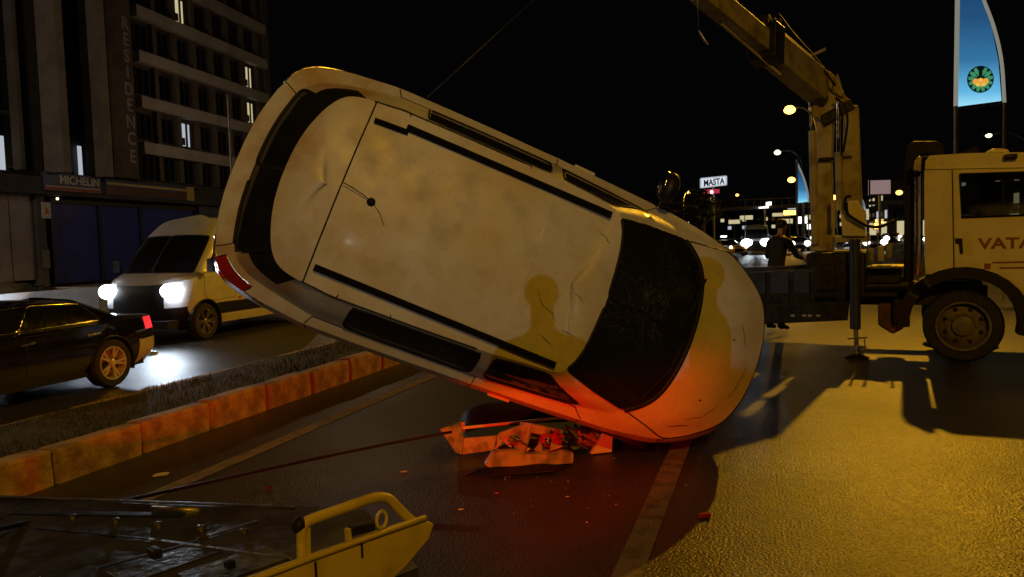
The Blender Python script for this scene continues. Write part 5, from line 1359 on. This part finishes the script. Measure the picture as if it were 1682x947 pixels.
street_lamp('pale street lamp added out of view left of the shops to light the block', Vector((-27.0, 11.0, 9.0)), (-1.6, 0), 'white_lamp', 1700, col=(1, .78, .58))  # made-up lamp outside the view, brightens the facade
street_lamp('unseen street lamp added behind the wreck to light the block', Vector((-24.0, 44.0, 8.6)), (.9, -.9), 'white_lamp', 430, col=(1, .66, .38))  # made-up lamp kept out of sight, brightens the floor bands
# floodlight on a mast behind the onlookers
fl_ = thing('floodlight_mast', 'white floodlight on a tripod mast behind the onlookers', 'floodlight', loc=(FLOOD.x, FLOOD.y, 0))
obj('mast', MB().tube([(0, 0, 0), (0, 0, FLOOD.z-.1)], .04, 10), M_['pole'], fl_, smooth='auto')
for k in range(3):
    a = 2*math.pi*k/3; obj('leg', MB().tube([(0, 0, 1.0), (.7*math.cos(a), .7*math.sin(a), 0)], .022, 8), M_['pole'], fl_)
fd = (Vector((-1.6, 6.0, 1.2))-FLOOD).normalized()
obj('housing', MB().bar(Vector((0, 0, FLOOD.z))-fd*.22, Vector((0, 0, FLOOD.z))-fd*.02, .34, .26), M_['darkmetal'], fl_, bevel=.02)
obj('lens', MB().bar(Vector((0, 0, FLOOD.z))-fd*.015, Vector((0, 0, FLOOD.z)), .30, .22), E_['headfar'], fl_)
lamp_light('flood_light', 'SPOT', Vector((0, 0, FLOOD.z))+fd*.08, 1950, WHITE, fl_, .04, 12.5, .3, aim=Vector((0, 0, FLOOD.z))+fd)

# lit sail-shaped banner lamps
def sail_material():
    ma = bpy.data.materials.new('lit_sail_print'); ma.use_nodes = True; nt = ma.node_tree; p = nt.nodes['Principled BSDF']
    tc = _n(nt, 'ShaderNodeTexCoord'); s = _n(nt, 'ShaderNodeSeparateXYZ'); nt.links.new(tc.outputs['Generated'], s.inputs[0])
    r = _n(nt, 'ShaderNodeValToRGB'); e = r.color_ramp.elements; e[0].position = 0; e[0].color = (.42, .95, 1.2, 1); e[1].position = 1; e[1].color = (.012, .06, .16, 1)
    q = e.new(.10); q.color = (.16, .60, .98, 1); q = e.new(.32); q.color = (.045, .22, .45, 1); q = e.new(.62); q.color = (.02, .10, .25, 1)
    nt.links.new(s.outputs[2], r.inputs[0]); nt.links.new(r.outputs[0], p.inputs['Emission Color']); p.inputs['Emission Strength'].default_value = .78
    p.inputs['Base Color'].default_value = (.03, .08, .15, 1); p.inputs['Roughness'].default_value = .4
    ma.cycles.emission_sampling = 'NONE'; return ma
SAIL = sail_material()
E_['sailframe'] = emit('sail_edge_glow', (.80, .80, .62), .26, False)
def sail_sign(label, px_pts, d, big):
    P0 = dep(*px_pts['foot'], d); P0.z = 0
    ex = Vector((CR[0], CR[1], 0)).normalized(); ey = Vector((-ex.y, ex.x, 0))
    SM = frame(P0, ex, ey, (0, 0, 1)); SI = SM.inverted()
    sp = lambda px, py: SI @ onplane(px, py, P0, ey)
    t = thing('sail_sign', label, 'sign', SM)
    out = [sp(*q) for q in px_pts['panel']]
    obj('panel', MB().prism(out, (0, .12, 0)), SAIL, t)
    w_ = px_pts['w']
    lp = [sp(*q) for q in px_pts['left']]; obj('mast', MB().tube(lp, w_, 10), E_['sailframe'] if big else M_['letter_w'], t, smooth='auto')
    base = MB()
    b_ = lp[-1]; base.tube([b_, (b_.x, b_.y, 0)], w_*.95, 10)
    rp = smooth_path([sp(*q) for q in px_pts['right']]); obj('curved_rib', MB().tube(rp, w_*.8, 10), E_['sailframe'], t, smooth='auto')
    b_ = rp[-1]; base.tube([b_, (b_.x, b_.y, 0)], w_*.6, 8)
    obj('lower_post', base, M_['pole'], t, smooth='auto')
    a, b_ = sp(*px_pts['panel'][-1]), sp(*px_pts['panel'][-2])
    obj('bottom_bar', MB().bar(a+Vector((0, .05, -.03)), b_+Vector((0, .05, -.03)), .1, .05), M_['darkmetal'], t)
    return t, sp
big, sp = sail_sign('tall lit blue sail-shaped sign with a round green and orange emblem, over the lorry cab',
    dict(foot=(1571, 400), panel=[(1578, -60), (1588, -60), (1601, -35), (1613, 0), (1629, 45), (1640, 100), (1645, 165), (1576, 174)], w=.048,
         left=[(1574, -90), (1570, 174)], right=[(1590, -62), (1604, -30), (1616, 0), (1633, 46), (1645, 100), (1650, 168)]), 18.0, True)
G_ = {'g': emit('emblem_green', (.06, .34, .16), .75, False), 'o': emit('emblem_orange', (1.0, .42, .05), .85, False), 'k': emit('emblem_dark', (.005, .02, .02), .3, False), 'y': emit('emblem_yellow', (.85, .75, .15), .8, False)}
ec = sp(1610, 130); ec.y -= .006
er = .30
em = MB(); em.lathe([(er, 0), (er, .006), (.0005, .006)], frame((ec.x, ec.y, ec.z), (1, 0, 0), (0, 0, 1), (0, -1, 0)), 28)
emb = obj('emblem', em, G_['k'], big)
for k in range(13):
    a = 2*math.pi*(k+.5)/13-math.pi/2
    if abs((a-math.pi/2+math.pi) % (2*math.pi)-math.pi) < .42: continue
    c_, s_ = math.cos(a), math.sin(a); px_ = Vector((c_, 0, s_)); sx_ = Vector((-s_, 0, c_)); o0 = Vector((ec.x, ec.y-.008, ec.z))
    obj('petal', MB().prism([o0+px_*.08, o0+px_*.19+sx_*.045, o0+px_*.275+sx_*.03, o0+px_*.275-sx_*.03, o0+px_*.19-sx_*.045], (0, -.005, 0)), G_['g'], emb)
for k, (dx, dz, r_, m_) in enumerate(((0, -.07, .10, 'o'), (-.11, -.05, .07, 'o'), (.11, -.05, .07, 'o'), (0, -.02, .04, 'y'), (-.07, -.12, .04, 'y'), (.07, -.12, .04, 'y'))):
    obj('flower', MB().lathe([(r_, 0), (r_*.7, .008), (.0005, .009)], frame((ec.x+dx, ec.y-.012-k*.001, ec.z+dz), (1, 0, 0), (0, 0, 1), (0, -1, 0)), 9), G_[m_], emb)
sail_sign('small lit blue sail sign on the curved street lamp pole', dict(foot=(1309, 400), panel=[(1310, 264), (1313, 270), (1319, 290), (1325, 308), (1327, 331), (1310, 333)], w=.10,
    left=[(1309, 262), (1309, 333)], right=[(1309, 268), (1315, 280), (1322, 298), (1327, 318), (1328, 332)]), 71.0, False)
sail_sign('tiny lit blue sail sign right of the crane foot', dict(foot=(1415, 390), panel=[(1415, 326), (1418, 332), (1421, 344), (1415, 345)], w=.07,
    left=[(1415, 324), (1415, 345)], right=[(1415, 325), (1419, 333), (1422, 345)]), 95.0, False)
# lit shop sign on a post and other lit boards
def board_sign(name, label, quad, d, m, post=True, parts=None, cat='sign', thick=.3, frame_m=None):
    P0 = dep(quad[0][0], quad[0][1], d); ex = Vector((CR[0], CR[1], 0)).normalized(); ey = Vector((-ex.y, ex.x, 0)); P0.z = 0
    SM = frame(P0, ex, ey, (0, 0, 1)); SI = SM.inverted(); sp = lambda px, py, o=0.0: SI @ onplane(px, py, P0+ey*o, ey)
    t = thing(name, label, cat, SM)
    obj('panel', MB().prism([sp(*q) for q in quad], (0, thick, 0)), m, t)
    pts = [sp(*q) for q in quad]
    for i in range(len(pts)): obj('frame', MB().bar(pts[i]+Vector((0, -.03, 0)), pts[(i+1) % len(pts)]+Vector((0, -.03, 0)), .16, .12, up=(0, 1, 0)), frame_m or M_['darkmetal'], t)
    if post:
        cx = sum(p.x for p in pts)/len(pts); zb = min(p.z for p in pts); obj('post', MB().tube([(cx, thick/2, 0), (cx, thick/2, zb)], .16, 10), M_['pole'], t, smooth='auto')
    return t, sp
mb_, sp = board_sign('lit_shop_sign', 'white backlit sign with blue letters MASTA above the wreck bonnet', [(1151, 293), (1193, 289), (1193, 303), (1151, 308)], 105, E_['signwhite'], thick=.4, frame_m=E_['wincool'])
a, b_ = sp(1154, 300), sp(1191, 297)
G_['b'] = mat('sign_letter_blue', (.01, .03, .30), .5)
text_obj('lettering', 'MASTA', 1.15, G_['b'], mb_, frame(((a.x+b_.x)/2, -.06, (a.z+b_.z)/2-.05), (1, 0, .09), (0, 0, 1), (0, -1, 0)), .03, width=(b_.x-a.x)*.92, bold=.03)
obj('red_panel', MB().box(sp(1169, 314), (2.0, .3, .55)), E_['signred'], mb_); obj('lower_panel', MB().box(sp(1170, 325), (.45, .3, .7)), E_['signpink'], mb_)
obj('white_light', MB().ball(sp(1169, 315, -.3), .22, 8, 6), E_['signhot'], mb_)
board_sign('billboard', 'dim pink backlit billboard between crane and lorry cab', [(1428, 295), (1464, 294), (1464, 319), (1428, 320)], 92, E_['signpink'])
board_sign('lit_fascia', 'stepped white lit fascia beyond the headlamps', [(1245, 339), (1257, 338), (1257, 331), (1268, 330), (1268, 342), (1245, 343)], 120, E_['signhot'], thick=.2)
# footbridge far over the road
fb = thing('footbridge', 'distant footbridge crossing high over the road behind the headlamps', 'bridge', loc=(-2, 128, 0))
obj('deck', MB().box((0, 0, 5.6), (46, 2.6, .5)), M_['darkwall'], fb, bevel=.03)
for s in (-1, 1):
    obj('parapet_rail', MB().box((0, 1.2*s, 6.9), (46, .08, .08)), M_['darkmetal'], fb); bl = MB()
    for k in range(45): bl.box((-22.5+k*1.02, 1.2*s, 6.35), (.06, .06, 1.05))
    o = obj('baluster_row', bl, M_['darkmetal'], fb); o['kind'] = 'stuff'
for x in (-21, -9.5, 13.5, 22): obj('pier', MB().box((x, 0, 2.68), (.7, 1.2, 5.34)), M_['darkwall'], fb, bevel=.05)
# shops and blocks along the far street, each with its own lit windows
rb = random.Random(11)
def far_block(label, x, y, w_, d_, h_, wm, rows, cols, litp, base='darkwall', shop=None):
    t = thing('street_building', label, 'building', loc=(x, y, 0))
    obj('wall', MB().box((0, 0, h_/2), (w_, d_, h_)), M_[base], t); obj('roof_edge', MB().box((0, 0, h_+.15), (w_+.3, d_+.3, .3)), M_['darkwall'], t)
    sf = None
    side = -1 if x > 0 else 1
    for face in range(2):
        for r in range(rows):
            for c in range(cols):
                z = 3.9+r*(h_-4)/max(1, rows)+.2
                if face == 0: p = (-w_/2+(c+.5)*w_/cols, -d_/2-.03, z); sz = (w_/cols*.5, .08, 1.3)
                else: p = (side*(w_/2+.03), -d_/2+(c+.5)*d_/cols, z); sz = (.08, d_/cols*.45, 1.3)
                on = rb.random() < litp
                obj('window', MB().box(p, sz), E_['winwarm' if rb.random() < .7 else 'wincool'] if on else M_['glass'], t)
    if shop:
        obj('shop_front', MB().box((side*(w_/2+.04), 0, 1.7), (.1, d_*.85, 2.4)), E_[shop], t); obj('shop_front', MB().box((0, -d_/2-.05, 1.7), (w_*.8, .1, 2.4)), E_[shop], t)
        obj('awning', MB().box((side*(w_/2+.5), 0, 3.15), (1.0, d_*.9, .15)), M_['sign_red'], t)
    return t
far_block('low dark building with lit shop front right of the far headlamps', 24, 150, 12, 26, 9, 0, 2, 5, .35, shop='winwarm')
far_block('dark block with scattered lit windows behind the crane levers', 30, 118, 12, 20, 11, 0, 2, 4, .5, shop='winwarm')
far_block('low dark building behind the lorry cab', 30, 92, 11, 18, 5, 0, 2, 4, .3, shop='winwarm')
far_block('dim block far left of the lit shop sign', -34, 150, 14, 26, 8, 0, 2, 5, .18)
far_block('small building with yellow front under the lit shop sign', -22, 175, 10, 18, 7, 0, 1, 4, .5, shop='winwarm')
far_block('long building closing the far end of the road', 6, 330, 60, 12, 10, 0, 2, 22, .22)
lit_boards = ((1290, 363, 170, 3.0, 1.0, 'winwarm'), (1297, 349, 150, 2.2, .9, 'sodium_far'), (1283, 352, 190, 4, .8, 'winwarm'), (1318, 361, 140, 1.6, 1.2, 'signhot'), (1336, 356, 180, 3.5, 1.0, 'winwarm'), (1420, 352, 120, 1.2, 1.6, 'winwarm'),
              (1452, 363, 130, 2.6, .7, 'sodium_far'), (1466, 352, 150, 1.2, 1.8, 'winwarm'), (1408, 363, 170, 1.8, 1.2, 'signhot'), (1226, 357, 190, 3.0, 1.0, 'winwarm'), (1206, 364, 160, 2.2, .8, 'winwarm'), (1330, 372, 110, .7, .7, 'signhot'), (1441, 371, 105, .8, .8, 'sodium_far'), (1302, 341, 200, 2.4, .7, 'wincool'))
for (px, py, d, w_, h_, m_), lab_ in zip(lit_boards, ('warm lit board between the silhouetted person and the small blue sail',
    'orange lit board highest above the silhouetted person',
    'wide warm board over the silhouetted person, below the white stepped fascia',
    'white-hot board just left of the crane column',
    'warm board hidden behind the crane column',
    'tall narrow warm board right of the crane column foot',
    'long low orange board under the pink billboard',
    'tall warm board right of the billboard, near the intake stack',
    'white board low beside the crane levers',
    'wide warm board left of the white stepped fascia',
    'small warm board above the yellow taxi',
    'small square white light left of the crane column base',
    'small square orange light over the crane levers',
    'cool strip board level with the footbridge, right of the fascia')):
    p = dep(px, py, d)
    t = thing('lit_board', lab_, 'sign', loc=(p.x, p.y, 0), group='distant lit boards')
    obj('panel', MB().box((0, 0, p.z), (w_, .2, h_)), E_[m_], t, bevel=.05); obj('frame', MB().box((0, .13, p.z), (w_+.2, .06, h_+.2)), M_['darkmetal'], t)
    obj('post', MB().tube([(0, .2, 0), (0, .2, p.z+h_*.4)], .08, 6), M_['pole'], t)
# dark roadside trees below the lit shop sign
def tree(label, x, y, h_, cr, seed, group='roadside trees'):
    r = random.Random(seed); t = thing('tree', label, 'tree', loc=(x, y, 0), group=group)
    tk = MB().tube([(0, 0, 0), (.1, .05, h_*.25), (-.05, .1, h_*.55)], [.22, .16, .08], 9); br = []
    for k in range(7):
        a = r.uniform(0, 6.28); q = Vector((math.cos(a)*cr*.6, math.sin(a)*cr*.6, h_*r.uniform(.55, .85))); br.append(q)
        tk.tube([(0, .05, h_*r.uniform(.25, .5)), q*.6+Vector((0, 0, h_*.15)), q], [.09, .05, .02], 6)
    obj('trunk', tk, M_['bark'], t, smooth='auto')
    cl = MB()
    for k in range(46):
        a = r.uniform(0, 6.28); b_ = r.uniform(-.5, 1); rr = cr*math.sqrt(r.random())*(.6+.4*(1-abs(b_)))
        c_ = Vector((math.cos(a)*rr, math.sin(a)*rr, h_*.68+b_*h_*.30)); cs = r.uniform(.3, .75)
        for j in range(42):
            p = c_+Vector((r.gauss(0, cs*.5), r.gauss(0, cs*.5), r.gauss(0, cs*.42))); u = Vector((r.uniform(-1, 1), r.uniform(-1, 1), r.uniform(-1, 1))).normalized(); v_ = u.orthogonal().normalized()*r.uniform(.08, .16); u *= r.uniform(.10, .2)
            cl.add([p-u, p+v_, p+u, p-v_], [(0, 1, 2, 3)])
    cw = obj('crown', cl, M_['leaf'], t, fix=False); cw['kind'] = 'stuff'
tree('dark leafy tree left of the lit sign post', -11.5, 82, 6.5, 2.6, 1); tree('dark tree below the lit shop sign', -7.8, 96, 7, 2.4, 2); tree('dark tree right of the lit shop sign post', -9.0, 120, 8, 2.8, 3)
